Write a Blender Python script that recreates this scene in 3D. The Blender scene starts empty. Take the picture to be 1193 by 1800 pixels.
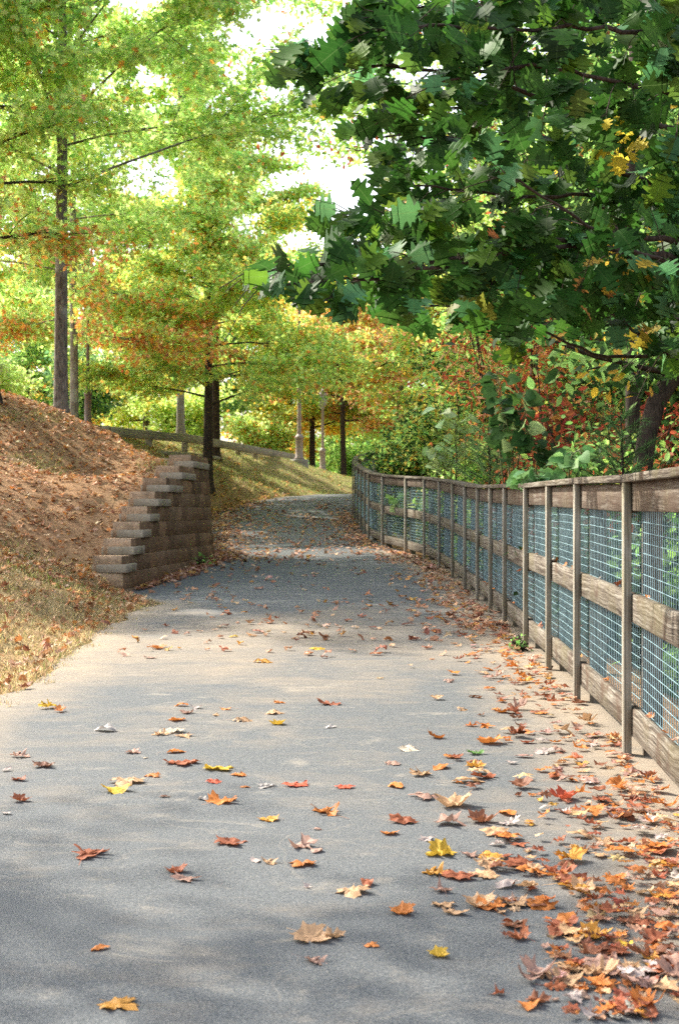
import bpy, math, random
import numpy as np
from mathutils import Vector, Matrix

# ------------------------------------------------------------------ camera, world, sun, exposure
SC = bpy.context.scene
COL = SC.collection
EYE = 1.21
F = 2500.0            # focal length in photograph pixels (50 mm on 36 mm high film)
cam_d = bpy.data.cameras.new("camera")
cam = bpy.data.objects.new("camera", cam_d)
COL.objects.link(cam)
cam.location = (0, 0, EYE)
cam.rotation_euler = (math.radians(90), 0, 0)
cam_d.sensor_fit = 'VERTICAL'
cam_d.sensor_height = 36
cam_d.lens = 50
cam_d.clip_end = 2000
cam_d.dof.use_dof = True
cam_d.dof.focus_distance = 8.0
cam_d.dof.aperture_fstop = 6.3
SC.camera = cam

SUN_AZ, SUN_EL = math.radians(-52), math.radians(41)      # azimuth clockwise from +Y
W = bpy.data.worlds.new("World")
SC.world = W
W.use_nodes = True
nt = W.node_tree
nt.nodes.clear()
sky = nt.nodes.new('ShaderNodeTexSky')
sky.sky_type = 'NISHITA'
sky.sun_disc = False
sky.sun_elevation = SUN_EL
sky.sun_rotation = SUN_AZ % (2 * math.pi)
sky.dust_density = 4.0
sky.air_density = 1.3
hsv = nt.nodes.new('ShaderNodeHueSaturation')
hsv.inputs['Saturation'].default_value = 0.58
hsv.inputs['Value'].default_value = 1.25
bg = nt.nodes.new('ShaderNodeBackground')
bg.inputs['Strength'].default_value = 0.14
wo = nt.nodes.new('ShaderNodeOutputWorld')
nt.links.new(sky.outputs[0], hsv.inputs['Color'])
nt.links.new(hsv.outputs[0], bg.inputs['Color'])
nt.links.new(bg.outputs[0], wo.inputs['Surface'])

sd = bpy.data.lights.new("sun", 'SUN')
sd.energy = 4.1
sd.angle = math.radians(0.7)
sd.color = (1.0, 0.93, 0.80)
sun = bpy.data.objects.new("sun", sd)
COL.objects.link(sun)
sdir = Vector((math.sin(SUN_AZ) * math.cos(SUN_EL), math.cos(SUN_AZ) * math.cos(SUN_EL), math.sin(SUN_EL)))
sun.rotation_euler = sdir.to_track_quat('Z', 'Y').to_euler()
sun.location = sdir * 60

SC.view_settings.view_transform = 'Standard'
SC.view_settings.look = 'None'
SC.view_settings.gamma = 1
SC.view_settings.exposure = 1.36
SC.render.engine = 'CYCLES'
cy = SC.cycles
cy.max_bounces = 7
cy.diffuse_bounces = 3
cy.glossy_bounces = 2
cy.transmission_bounces = 4
cy.transparent_max_bounces = 4
cy.caustics_reflective = False
cy.caustics_refractive = False
cy.use_denoising = False

rng = np.random.default_rng(7)
R = random.Random(11)
def sstep(a, b, x):
    t = np.clip((np.asarray(x, float) - a) / (b - a), 0, 1)
    return t * t * (3 - 2 * t)
def P(px, py, Y):
    """point seen at photograph pixel (px, py), Y metres away"""
    return Vector(((px - 596.5) * Y / F, Y, EYE + (901 - py) * Y / F))

# ------------------------------------------------------------------ mesh helpers
class Geo:
    def __init__(s):
        s.V, s.Fs, s.n, s.C, s.U = [], [], 0, [], []
    def add(s, V, faces, col=None, uv=None):
        V = np.asarray(V, float).reshape(-1, 3)
        for f in (faces if isinstance(faces, list) and len(faces) and isinstance(faces[0], np.ndarray) else [np.asarray(faces, int)]):
            s.Fs.append(np.asarray(f, int) + s.n)
        if col is not None:
            c = np.ones((len(V), 4)); c[:, :3] = col; s.C.append(c)
        if uv is not None:
            s.U.append(np.asarray(uv, float).reshape(-1, 2))
        s.n += len(V)
        s.V.append(V)
    def build(s, name, mat, parent=None, smooth=False):
        me = bpy.data.meshes.new(name)
        V = np.concatenate(s.V)
        me.vertices.add(len(V))
        me.vertices.foreach_set('co', V.ravel())
        lv = np.concatenate([f.ravel() for f in s.Fs])
        tot = np.concatenate([np.full(len(f), f.shape[1]) for f in s.Fs])
        st = np.concatenate([[0], np.cumsum(tot)[:-1]])
        me.loops.add(len(lv))
        me.loops.foreach_set('vertex_index', lv)
        me.polygons.add(len(tot))
        me.polygons.foreach_set('loop_start', st)
        if s.C:
            a = me.attributes.new('col', 'FLOAT_COLOR', 'POINT')
            a.data.foreach_set('color', np.concatenate(s.C).ravel())
        if s.U:
            a = me.attributes.new('guv', 'FLOAT2', 'POINT')
            a.data.foreach_set('vector', np.concatenate(s.U).ravel())
        me.update(calc_edges=True)
        if smooth:
            me.polygons.foreach_set('use_smooth', np.ones(len(tot), bool))
        me.materials.append(mat)
        o = bpy.data.objects.new(name, me)
        COL.objects.link(o)
        if parent is not None:
            o.parent = parent
            if parent.type == 'EMPTY':
                o.location = -parent.location if False else (0, 0, 0)
        return o

def tag(o, label=None, cat=None, group=None, kind=None):
    if label: o['label'] = label
    if cat: o['category'] = cat
    if group: o['group'] = group
    if kind: o['kind'] = kind
    return o
def thing(name, label, cat, loc=(0, 0, 0), group=None):
    o = bpy.data.objects.new(name, None)
    o.empty_display_size = 0.3
    COL.objects.link(o)
    o.location = loc
    return tag(o, label, cat, group)
def copy_tree(o, parent=None):
    c = o.copy(); COL.objects.link(c)
    if parent is not None: c.parent = parent
    for ch in list(o.children): copy_tree(ch, c)
    return c

def tube(g, pts, rad, n=7, col=None, cap=True, wob=0.0):
    pts = np.asarray([tuple(p) for p in pts], float)
    m = len(pts)
    rad = np.broadcast_to(np.asarray(rad, float), (m,))
    T = np.gradient(pts, axis=0)
    T /= np.linalg.norm(T, axis=1)[:, None] + 1e-9
    ref = np.array([0, 0, 1.0]) if abs(T[0][2]) < 0.9 else np.array([1.0, 0, 0])
    u = np.cross(T[0], ref); u /= np.linalg.norm(u)
    V = []; U = []
    L = 0
    for i in range(m):
        u = u - T[i] * np.dot(u, T[i]); u /= np.linalg.norm(u) + 1e-9
        v = np.cross(T[i], u)
        if i: L += np.linalg.norm(pts[i] - pts[i - 1])
        for k in range(n):
            a = 2 * math.pi * k / n
            r = rad[i] * (1 + wob * math.sin(3 * a + i * 0.7))
            V.append(pts[i] + r * (math.cos(a) * u + math.sin(a) * v))
            U.append((L, k / n))
    Fq = [(i * n + k, i * n + (k + 1) % n, (i + 1) * n + (k + 1) % n, (i + 1) * n + k) for i in range(m - 1) for k in range(n)]
    fs = [np.array(Fq)]
    if cap:
        fs.append(np.array([list(range(n))[::-1]])); fs.append(np.array([[(m - 1) * n + k for k in range(n)]]))
    g.add(V, fs, col, U)

def lathe(g, prof, c, n=20, uvs=True):
    V = []; U = []
    for (r, z) in prof:
        for k in range(n):
            a = 2 * math.pi * k / n
            V.append((c[0] + r * math.cos(a), c[1] + r * math.sin(a), c[2] + z)); U.append((z, k / n))
    m = len(prof)
    fs = [np.array([(i * n + k, i * n + (k + 1) % n, (i + 1) * n + (k + 1) % n, (i + 1) * n + k) for i in range(m - 1) for k in range(n)]),
          np.array([list(range(n))[::-1]]), np.array([[(m - 1) * n + k for k in range(n)]])]
    g.add(V, fs, None, U)

def board(g, a, b, w, h, up=(0, 0, 1), ch=0.004, wd=0.0):
    """chamfered board from a to b (centre line), w across, h along 'up'; u runs along the board"""
    a = np.array(a, float); b = np.array(b, float)
    t = b - a; L = np.linalg.norm(t); t /= L
    up = np.array(up, float)
    s = np.cross(t, up); s /= np.linalg.norm(s)
    upv = np.cross(s, t) if abs(np.dot(t, up)) > .95 else up
    c = ch
    prof = [(-w/2 + c, -h/2), (w/2 - c, -h/2), (w/2, -h/2 + c), (w/2, h/2 - c), (w/2 - c, h/2), (-w/2 + c, h/2), (-w/2, h/2 - c), (-w/2, -h/2 + c)]
    off = R.random() * 50
    V = []; U = []
    stations = [(c * 0 , 1 - 2 * c / max(w, h)), (c, 1.0)] 
    ns = max(2, int(L / 0.35))
    st = [(0.0, 0.93)] + [(c + (L - 2 * c) * i / (ns - 1), 1.0) for i in range(ns)] + [(L, 0.93)]
    for (d, k) in st:
        jig = wd * math.sin(d * 2.1 + off)
        for i, (x, y) in enumerate(prof):
            V.append(a + t * d + s * (x * k + jig) + upv * y * k)
            U.append((off + d, off * .37 + [0, w, w, w + h, w + h, 2 * w + h, 2 * w + h, 2 * w + 2 * h][i]))
    n = 8; m = len(st)
    fs = [np.array([(i * n + k, i * n + (k + 1) % n, (i + 1) * n + (k + 1) % n, (i + 1) * n + k) for i in range(m - 1) for k in range(n)]),
          np.array([list(range(n))[::-1]]), np.array([[(m - 1) * n + k for k in range(n)]])]
    g.add(V, fs, None, U)

# ------------------------------------------------------------------ materials
def nodes(name):
    m = bpy.data.materials.new(name); m.use_nodes = True
    t = m.node_tree; t.nodes.clear()
    return m, t, t.nodes, t.links
def N(t, kind, **kw):
    n = t.nodes.new(kind)
    for k, v in kw.items():
        if k in n.inputs: n.inputs[k].default_value = v
        else: setattr(n, k, v)
    return n
def ramp(t, stops, fac=None, interp='LINEAR'):
    r = t.nodes.new('ShaderNodeValToRGB')
    e = r.color_ramp.elements
    r.color_ramp.interpolation = interp
    while len(e) < len(stops): e.new(0.5)
    for i, (p, c) in enumerate(stops):
        e[i].position = p; e[i].color = (c[0], c[1], c[2], 1) if not np.isscalar(c) else (c, c, c, 1)
    if fac is not None: t.links.new(fac, r.inputs[0])
    return r
def mixc(t, fac, a, b, mode='MIX'):
    m = t.nodes.new('ShaderNodeMix'); m.data_type = 'RGBA'; m.blend_type = mode
    for s, v in ((0, fac), (6, a), (7, b)):
        if hasattr(v, 'links') or hasattr(v, 'is_linked'): t.links.new(v, m.inputs[s])
        else: m.inputs[s].default_value = v if s == 0 else (v[0], v[1], v[2], 1)
    return m.outputs[2]
def math_(t, op, a, b=None, clamp=False):
    m = t.nodes.new('ShaderNodeMath'); m.operation = op; m.use_clamp = clamp
    for i, v in enumerate((a, b)):
        if v is None: continue
        if np.isscalar(v): m.inputs[i].default_value = v
        else: t.links.new(v, m.inputs[i])
    return m.outputs[0]
def noise(t, vec, scale, detail=4, rough=.6, dist=0.0):
    n = N(t, 'ShaderNodeTexNoise', Scale=scale, Detail=detail, Roughness=rough, Distortion=dist)
    if vec is not None: t.links.new(vec, n.inputs['Vector'])
    return n.outputs['Fac']
def mapping(t, vec, scale=(1, 1, 1), loc=(0, 0, 0)):
    m = N(t, 'ShaderNodeMapping'); m.inputs['Scale'].default_value = scale; m.inputs['Location'].default_value = loc
    t.links.new(vec, m.inputs['Vector'])
    return m.outputs[0]
def finish(m, t, color, rough=.8, spec=.3, bump=None, bstr=.3, bdist=.01, metal=0.0):
    p = N(t, 'ShaderNodeBsdfPrincipled', Roughness=rough, Metallic=metal)
    p.inputs['Specular IOR Level'].default_value = spec
    if hasattr(color, 'is_linked'): t.links.new(color, p.inputs['Base Color'])
    else: p.inputs['Base Color'].default_value = (*color, 1)
    if bump is not None:
        b = N(t, 'ShaderNodeBump', Strength=bstr, Distance=bdist)
        t.links.new(bump, b.inputs['Height']); t.links.new(b.outputs[0], p.inputs['Normal'])
    o = N(t, 'ShaderNodeOutputMaterial')
    t.links.new(p.outputs[0], o.inputs['Surface'])
    return m
def geo_pos(t): return N(t, 'ShaderNodeNewGeometry').outputs['Position']
def attr(t, name): return N(t, 'ShaderNodeAttribute', attribute_name=name)

def leaf_mat(name, transl=.38, spec=.25, rough=.5, boost=1.25, veins=False):
    m, t, ns, lk = nodes(name)
    a = attr(t, 'col')
    c = a.outputs['Color']
    if veins:
        uv = attr(t, 'guv').outputs['Vector']
        sep = N(t, 'ShaderNodeSeparateXYZ'); lk.new(uv, sep.inputs[0])
        ax = math_(t, 'ABSOLUTE', sep.outputs[0])
        mid = math_(t, 'LESS_THAN', ax, 0.011)
        s = math_(t, 'SUBTRACT', sep.outputs[1], math_(t, 'MULTIPLY', ax, 0.85))
        fr = math_(t, 'FRACT', math_(t, 'MULTIPLY', s, 5.5))
        side = math_(t, 'MULTIPLY', math_(t, 'LESS_THAN', fr, 0.07), 0.5)
        v = math_(t, 'MULTIPLY', math_(t, 'MAXIMUM', mid, side), .6)
        c = mixc(t, math_(t, 'MULTIPLY', v, .55), c, (.13, .20, .075))
    nz = noise(t, geo_pos(t), 14, 3)
    c = mixc(t, 1.0, c, ramp(t, [(.3, .78), (.7, 1.15)], nz).outputs[0], 'MULTIPLY')
    p = N(t, 'ShaderNodeBsdfPrincipled', Roughness=rough)
    p.inputs['Specular IOR Level'].default_value = spec
    lk.new(c, p.inputs['Base Color'])
    tr = N(t, 'ShaderNodeBsdfTranslucent')
    ct = mixc(t, 1.0, c, (boost, boost, boost * .9), 'MULTIPLY')
    lk.new(ct, tr.inputs[0])
    mx = N(t, 'ShaderNodeMixShader'); mx.inputs[0].default_value = transl
    lk.new(p.outputs[0], mx.inputs[1]); lk.new(tr.outputs[0], mx.inputs[2])
    o = N(t, 'ShaderNodeOutputMaterial'); lk.new(mx.outputs[0], o.inputs['Surface'])
    return m
M_leaf = leaf_mat('leaf', .5, .15, .6, 1.5)
M_oak = leaf_mat('oak_leaf', .36, .08, .5, 1.6, veins=True)
M_grass = leaf_mat('grass_blade', .3, .15, .6, 1.15)

def fallen_mat(name, use_obj):
    m, t, ns, lk = nodes(name)
    if use_obj: c = N(t, 'ShaderNodeObjectInfo').outputs['Color']
    else: c = attr(t, 'col').outputs['Color']
    tc = N(t, 'ShaderNodeTexCoord').outputs['Object'] if use_obj else geo_pos(t)
    nz = noise(t, tc, 30 if use_obj else 9, 4, .65)
    c = mixc(t, 1.0, c, ramp(t, [(.25, (.62, .55, .55)), (.5, (.95, .95, .95)), (.75, (1.22, 1.25, 1.15))], nz).outputs[0], 'MULTIPLY')
    n2 = noise(t, tc, 120 if use_obj else 60, 2)
    c = mixc(t, math_(t, 'MULTIPLY', math_(t, 'LESS_THAN', n2, .37), .55), c, (.07, .035, .02))
    p = N(t, 'ShaderNodeBsdfPrincipled', Roughness=.6)
    p.inputs['Specular IOR Level'].default_value = .25
    lk.new(c, p.inputs['Base Color'])
    tr = N(t, 'ShaderNodeBsdfTranslucent'); lk.new(c, tr.inputs[0])
    mx = N(t, 'ShaderNodeMixShader'); mx.inputs[0].default_value = .22
    lk.new(p.outputs[0], mx.inputs[1]); lk.new(tr.outputs[0], mx.inputs[2])
    o = N(t, 'ShaderNodeOutputMaterial'); lk.new(mx.outputs[0], o.inputs['Surface'])
    return m
M_fall = fallen_mat('fallen_leaf', True)
M_litter = fallen_mat('leaf_litter', False)

def bark_mat(name, dark, light, scale=1.0, lichen=None):
    m, t, ns, lk = nodes(name)
    pos = geo_pos(t)
    n1 = noise(t, mapping(t, pos, (34 * scale, 34 * scale, 7 * scale)), 1.0, 5, .65, .6)
    n2 = noise(t, pos, 3.0, 3)
    c = ramp(t, [(.35, dark), (.65, light)], n1).outputs[0]
    if lichen: c = mixc(t, ramp(t, [(.52, 0.0), (.66, .75)], n2).outputs[0], c, lichen)
    return finish(m, t, c, .9, .15, n1, .8, .02)
M_bark = bark_mat('oak_bark', (.055, .044, .038), (.23, .20, .175), 1.0, (.30, .29, .27))
M_barkpale = bark_mat('pale_bark', (.10, .085, .07), (.30, .27, .235), .7, (.32, .31, .29))
M_barkdark = bark_mat('dark_bark', (.022, .016, .013), (.085, .062, .05), 1.0)

def wood_mat(nm='weathered_wood', st=(.55, .68)):
    m, t, ns, lk = nodes(nm)
    uv = attr(t, 'guv').outputs['Vector']
    warp = N(t, 'ShaderNodeTexNoise', Scale=1.0, Detail=2, Roughness=.5)
    lk.new(mapping(t, uv, (2.6, 7.0, 1)), warp.inputs['Vector'])
    w = N(t, 'ShaderNodeVectorMath', operation='SCALE'); lk.new(warp.outputs['Color'], w.inputs[0]); w.inputs['Scale'].default_value = .055
    ad = N(t, 'ShaderNodeVectorMath', operation='ADD'); lk.new(uv, ad.inputs[0]); lk.new(w.outputs[0], ad.inputs[1])
    n1 = noise(t, mapping(t, ad.outputs[0], (1.2, 62, 1)), 1.0, 4, .7)
    n2 = noise(t, mapping(t, uv, (9, 130, 1)), 1.0, 3, .7)
    n3 = noise(t, geo_pos(t), 2.3, 4, .6)
    c = ramp(t, [(.38, (.045, .032, .024)), (.5, (.135, .112, .088)), (.64, (.25, .228, .195))], n1).outputs[0]
    c = mixc(t, 1.0, c, ramp(t, [(.34, .5), (.5, .95), (.7, 1.25)], n2).outputs[0], 'MULTIPLY')
    # green-brown algae staining low on the fence, in patches
    c = mixc(t, ramp(t, [(.45, 0.0), (.7, .62)], n3).outputs[0], c, (.105, .088, .040))
    c = mixc(t, ramp(t, [(st[0] - (.2 if st[0] < .5 else 0), 0.0), (st[1] - (.15 if st[0] < .5 else 0), .8)], noise(t, geo_pos(t), 5.1, 3)).outputs[0], c, (.075, .045, .03))
    return finish(m, t, c, .85, .2, n1, .55, .006)
M_wood = wood_mat()
M_woodtop = wood_mat('stained_top_rail_wood', (.42, .74))
def batten_mat():
    m, t, ns, lk = nodes('silvered_batten_wood')
    uv = attr(t, 'guv').outputs['Vector']
    n1 = noise(t, mapping(t, uv, (2.0, 90, 1)), 1.0, 4, .7, .4)
    c = ramp(t, [(.36, (.12, .10, .078)), (.5, (.25, .225, .185)), (.66, (.40, .37, .315))], n1).outputs[0]
    n3 = noise(t, geo_pos(t), 3.1, 4, .6)
    c = mixc(t, ramp(t, [(.48, 0.0), (.68, .6)], n3).outputs[0], c, (.15, .13, .06))
    return finish(m, t, c, .85, .2, n1, .5, .006)
M_batten = batten_mat()
def railwood_mat():
    m, t, ns, lk = nodes('grey_rail_wood')
    uv = attr(t, 'guv').outputs['Vector']
    n1 = noise(t, mapping(t, uv, (1.5, 40, 1)), 1.0, 4, .7, .5)
    c = ramp(t, [(.35, (.17, .14, .11)), (.65, (.40, .35, .28))], n1).outputs[0]
    c = mixc(t, ramp(t, [(.5, 0.0), (.65, .6)], noise(t, geo_pos(t), 1.6, 3)).outputs[0], c, (.13, .13, .07))
    return finish(m, t, c, .85, .2, n1, .4, .01)
M_rail = railwood_mat()

def wire_mat():
    m, t, ns, lk = nodes('galvanised_wire')
    c = ramp(t, [(.35, (.15, .25, .29)), (.7, (.28, .42, .47))], noise(t, geo_pos(t), 9, 2)).outputs[0]
    return finish(m, t, c, .45, .5, metal=.15)
M_wire = wire_mat()

def asphalt_mat():
    m, t, ns, lk = nodes('asphalt')
    pos = geo_pos(t)
    fine = noise(t, pos, 170, 3, .8)
    spk = noise(t, pos, 420, 1, .5)
    big = noise(t, mapping(t, pos, (.8, .5, 1)), 1.0, 5, .62, .4)
    mid = noise(t, mapping(t, pos, (1.6, 3.6, 1)), 1.0, 6, .7, .8)
    c = ramp(t, [(.34, (.028, .036, .045)), (.5, (.068, .080, .093)), (.66, (.165, .172, .176))], fine).outputs[0]
    c = mixc(t, ramp(t, [(.56, 0.0), (.66, .65)], spk).outputs[0], c, (.27, .24, .20))
    c = mixc(t, ramp(t, [(.30, .55), (.36, 0.0)], spk).outputs[0], c, (.04, .044, .05))
    d = attr(t, 'dust_and_light').outputs['Fac']
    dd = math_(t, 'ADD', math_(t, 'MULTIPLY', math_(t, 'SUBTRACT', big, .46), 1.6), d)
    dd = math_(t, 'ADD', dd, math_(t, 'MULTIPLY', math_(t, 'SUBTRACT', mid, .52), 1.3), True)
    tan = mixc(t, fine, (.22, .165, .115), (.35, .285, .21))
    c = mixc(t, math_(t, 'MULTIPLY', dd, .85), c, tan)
    # scuffs
    sc = noise(t, mapping(t, pos, (2.3, 3.4, 1)), 1.0, 8, .74, 1.0)
    c = mixc(t, ramp(t, [(.56, 0.0), (.72, .42)], sc).outputs[0], c, (.37, .32, .255))
    # hairline cracks
    vo = N(t, 'ShaderNodeTexVoronoi', feature='DISTANCE_TO_EDGE', Scale=.55)
    wv = N(t, 'ShaderNodeTexNoise', Scale=2.2, Detail=4); lk.new(pos, wv.inputs['Vector'])
    sv = N(t, 'ShaderNodeVectorMath', operation='SCALE'); lk.new(wv.outputs['Color'], sv.inputs[0]); sv.inputs['Scale'].default_value = .55
    av = N(t, 'ShaderNodeVectorMath', operation='ADD'); lk.new(pos, av.inputs[0]); lk.new(sv.outputs[0], av.inputs[1])
    lk.new(av.outputs[0], vo.inputs['Vector'])
    cr = math_(t, 'MULTIPLY', math_(t, 'LESS_THAN', vo.outputs['Distance'], .0035), math_(t, 'GREATER_THAN', noise(t, pos, 1.3, 2), .5))
    c = mixc(t, math_(t, 'MULTIPLY', cr, .14), c, (.30, .26, .21))
    return finish(m, t, c, .86, .25, fine, .5, .006)
M_asph = asphalt_mat()

def ground_mat():
    m, t, ns, lk = nodes('hillside_soil')
    pos = geo_pos(t)
    n1 = noise(t, pos, 26, 5, .75)
    n2 = noise(t, pos, 1.1, 5, .65)
    n3 = noise(t, pos, 95, 2, .7)
    c = ramp(t, [(.3, (.14, .075, .035)), (.5, (.35, .195, .10)), (.7, (.54, .345, .20))], n1).outputs[0]
    c = mixc(t, ramp(t, [(.35, .5), (.6, 0.0)], n3).outputs[0], c, (.10, .06, .04))
    g = attr(t, 'green').outputs['Fac']
    gf = math_(t, 'ADD', g, math_(t, 'MULTIPLY', math_(t, 'SUBTRACT', n2, .5), 2.2), True)
    gcol = mixc(t, n1, (.17, .13, .055), (.44, .34, .18))
    c = mixc(t, math_(t, 'MULTIPLY', gf, .85), c, gcol)
    return finish(m, t, c, .95, .1, n1, .8, .03)
M_ground = ground_mat()

def block_mat():
    m, t, ns, lk = nodes('split_concrete_block')
    pos = geo_pos(t)
    n1 = noise(t, pos, 55, 4, .75)
    n2 = noise(t, pos, 4.0, 4, .6)
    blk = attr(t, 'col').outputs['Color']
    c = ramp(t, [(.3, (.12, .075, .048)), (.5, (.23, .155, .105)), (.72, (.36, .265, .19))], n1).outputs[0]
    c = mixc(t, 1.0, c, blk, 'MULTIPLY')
    c = mixc(t, ramp(t, [(.5, 0.0), (.68, .5)], n2).outputs[0], c, (.10, .07, .045))
    return finish(m, t, c, .92, .15, n1, .9, .015)
M_block = block_mat()
def cap_mat():
    m, t, ns, lk = nodes('concrete_cap')
    n1 = noise(t, geo_pos(t), 60, 4, .75)
    c = ramp(t, [(.3, (.20, .16, .115)), (.7, (.50, .42, .32))], n1).outputs[0]
    c = mixc(t, ramp(t, [(.52, 0.0), (.68, .55)], noise(t, geo_pos(t), 5, 4)).outputs[0], c, (.17, .13, .085))
    return finish(m, t, c, .92, .15, n1, .7, .012)
M_cap = cap_mat()
def flat_noise(name, a, b, scale=20, rough=.7, metal=0.0, spec=.3):
    m, t, ns, lk = nodes(name)
    n1 = noise(t, geo_pos(t), scale, 4, .7)
    return finish(m, t, ramp(t, [(.3, a), (.7, b)], n1).outputs[0], rough, spec, n1, .3, .01, metal)
M_conc = flat_noise('concrete', (.15, .14, .125), (.30, .28, .25), 18)
M_lampbrown = flat_noise('lamp_paint_brown', (.16, .11, .105), (.25, .18, .165), 8, .5)
M_lamppale = flat_noise('lamp_paint_pale', (.23, .175, .155), (.34, .27, .24), 8, .5)
M_glass = flat_noise('frosted_glass', (.22, .22, .19), (.34, .34, .30), 6, .3)

# ------------------------------------------------------------------ terrain
GY = [-12, 3, 7, 8.75, 10.35, 11.95, 13.8, 15.3, 16.9, 18.4, 20.4, 22, 23.8, 25.3, 26.9, 28.8, 30.4, 32, 33.6, 35.2, 36.8, 39.5, 41.5, 44, 47, 50, 60, 300]
GZ = [-1.23, -1.215, -1.195, -1.165, -1.15, -1.14, -1.105, -1.085, -1.055, -1.01, -.925, -.86, -.785, -.74, -.67, -.56, -.48, -.375, -.285, -.175, -.065, .31, .45, .55, .62, .65, .7, .7]
gy_f = np.linspace(-12, 300, 6000)
gz_f = np.interp(gy_f, GY, GZ)
k_ = np.hanning(41); k_ /= k_.sum()
gz_f[60:-60] = np.convolve(gz_f, k_, 'same')[60:-60]
def G(y): return np.interp(y, gy_f, gz_f) + EYE
FP = [(1.22, 3.6), (1.31, 5.3), (1.41, 7.0), (1.46, 8.75), (1.52, 10.35), (1.56, 11.95), (1.60, 13.8), (1.62, 15.3), (1.635, 16.9), (1.62, 18.4),
      (1.60, 20.2), (1.53, 21.9), (1.40, 23.6), (1.17, 25.2), (.81, 26.9), (.585, 28.6), (.535, 30.2), (.475, 31.9), (.42, 33.5), (.375, 35.1), (.34, 36.7),
      (.42, 38.2), (.95, 39.5), (2.2, 40.4), (3.7, 41.1)]
LY = [-12, 0, 8.9, 9.8, 12.5, 15.4, 16.4, 17.3, 17.9, 24.3, 25.3, 27, 30, 34, 37, 38.3, 39.5, 41.5, 44, 46.5, 48.5, 51, 300]
LX = [-2.1, -2.1, -2.13, -2.1, -2.24, -2.25, -2.1, -2.45, -2.68, -2.11, -2.35, -2.6, -2.9, -3.2, -3.3, -2.75, -2.3, -1.6, -.6, .8, 3, 12, 12]
RY = [-12] + [p[1] for p in FP[:21]] + [38.4, 39.6, 41.3, 43, 300]
RX = [1.25] + [p[0] + .16 for p in FP[:21]] + [1.0, 2.1, 5.5, 13, 13.2]
def Lx(y): return np.interp(y, LY, LX)
def Rx(y): return np.interp(y, RY, RX)
def face(y): return -2.68 + (y - 17.9) * .089            # retaining-wall face

STEPS = [(17.9, -.666), (18.45, -.44), (19.0, -.21), (19.55, .01), (20.1, .23), (20.95, .43), (21.95, .60), (23.0, .76)]
CT = []
for i, (y, z) in enumerate(STEPS):
    CT.append((face(y) - .42, y + .3, z - .07)); CT.append((face(y) - .9, y + .3, z - .02))
CT += [(face(24.3) - .45, 24.5, .74), (face(24.3) - .9, 25.2, .8)]
for (px, py, Y) in [(108, 735, 27), (0, 692, 26), (60, 708, 26.5), (190, 765, 27), (225, 785, 26.5), (270, 810, 26), (0, 900, 19), (0, 1000, 16), (0, 1050, 14),
                    (100, 1000, 17.3), (100, 900, 20), (100, 800, 23.5), (200, 850, 23), (190, 905, 20.4), (0, 800, 22.5), (150, 1000, 17.8),
                    (368, 865, 38.5), (380, 814, 44), (372, 892, 37), (450, 880, 39.5), (500, 874, 41.5), (560, 870, 44), (610, 862, 50),
                    (262, 792, 38), (325, 797, 41), (418, 805, 46), (500, 812, 51), (525, 828, 52), (567, 838, 58), (610, 858, 60), (480, 842, 46),
                    (240, 802, 34), (300, 812, 36), (400, 830, 42), (330, 838, 30), (187, 773, 35), (380, 802, 44), (448, 809, 49), (473, 811, 51.2), (497, 813, 53.2), (455, 830, 46), (430, 845, 42.5), (100, 770, 40), (0, 760, 45)]:
    p = P(px, py, Y); CT.append((p.x, p.y, p.z - EYE))
CT += [(-8, 20, 1.3), (-11, 27, 2.5), (-6, 12, -.35), (-5, 8, -.9), (-8, 6, -.5), (-13, 14, .8), (-13, 40, 2.0), (-13, 60, 2.2), (-3.2, 11, -1.1), (-3.0, 14, -.98),
       (-2.9, 16, -.95), (-4.2, 10, -.98), (-3, 5, -1.18), (-9, 34, 1.9), (-3.1, 27.5, .45), (-3.4, 32, .3), (-4, 30, .95), (4, 60, .9), (-2.5, 17, -1.02), (-3.3, 34, -.1)]
CT = np.array(CT)
def tps_fit(C, lam=.02):
    n = len(C)
    d = np.linalg.norm(C[:, None, :2] - C[None, :, :2], axis=2)
    K = np.where(d > 0, d * d * np.log(d + 1e-9), 0) + lam * np.eye(n)
    Pm = np.c_[np.ones(n), C[:, :2]]
    A = np.block([[K, Pm], [Pm.T, np.zeros((3, 3))]])
    return np.linalg.solve(A, np.r_[C[:, 2], 0, 0, 0])
TW = tps_fit(CT)
def hill_raw(x, y):
    x = np.clip(np.asarray(x, float), -13, 4); y = np.clip(np.asarray(y, float), 4, 60)
    sh = x.shape; q = np.c_[x.ravel(), y.ravel()]
    d = np.linalg.norm(q[:, None] - CT[None, :, :2], axis=2)
    K = np.where(d > 0, d * d * np.log(d + 1e-9), 0)
    return (K @ TW[:-3] + TW[-3] + q @ TW[-2:]).reshape(sh) + EYE
def terrain(x, y):
    x = np.asarray(x, float); y = np.asarray(y, float)
    lx, rx, g = Lx(y), Rx(y), G(y)
    inwall = (y > 17.95) & (y < 24.6)
    h = hill_raw(x, y)
    w = np.where(inwall, 1.0, sstep(0.0, .55, lx - x))
    left = g * (1 - w) + h * w
    lump = .02 * np.sin(x * 5.1 + y * 2.3) * np.sin(y * 4.3 - x * 1.7) + .015 * np.sin(x * 11 + 3 * np.sin(y * 3))
    left = left + lump * sstep(.1, .8, lx - x)
    left = np.where(lx - x > 12, left + (lx - x - 12) * .05, left)
    right = g - .75 * sstep(.1, 2.2, x - rx) - .02 * np.clip(x - rx - 2, 0, 30) + lump
    return np.where(x < lx, left, np.where(x > rx, right, g - .03))

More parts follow.
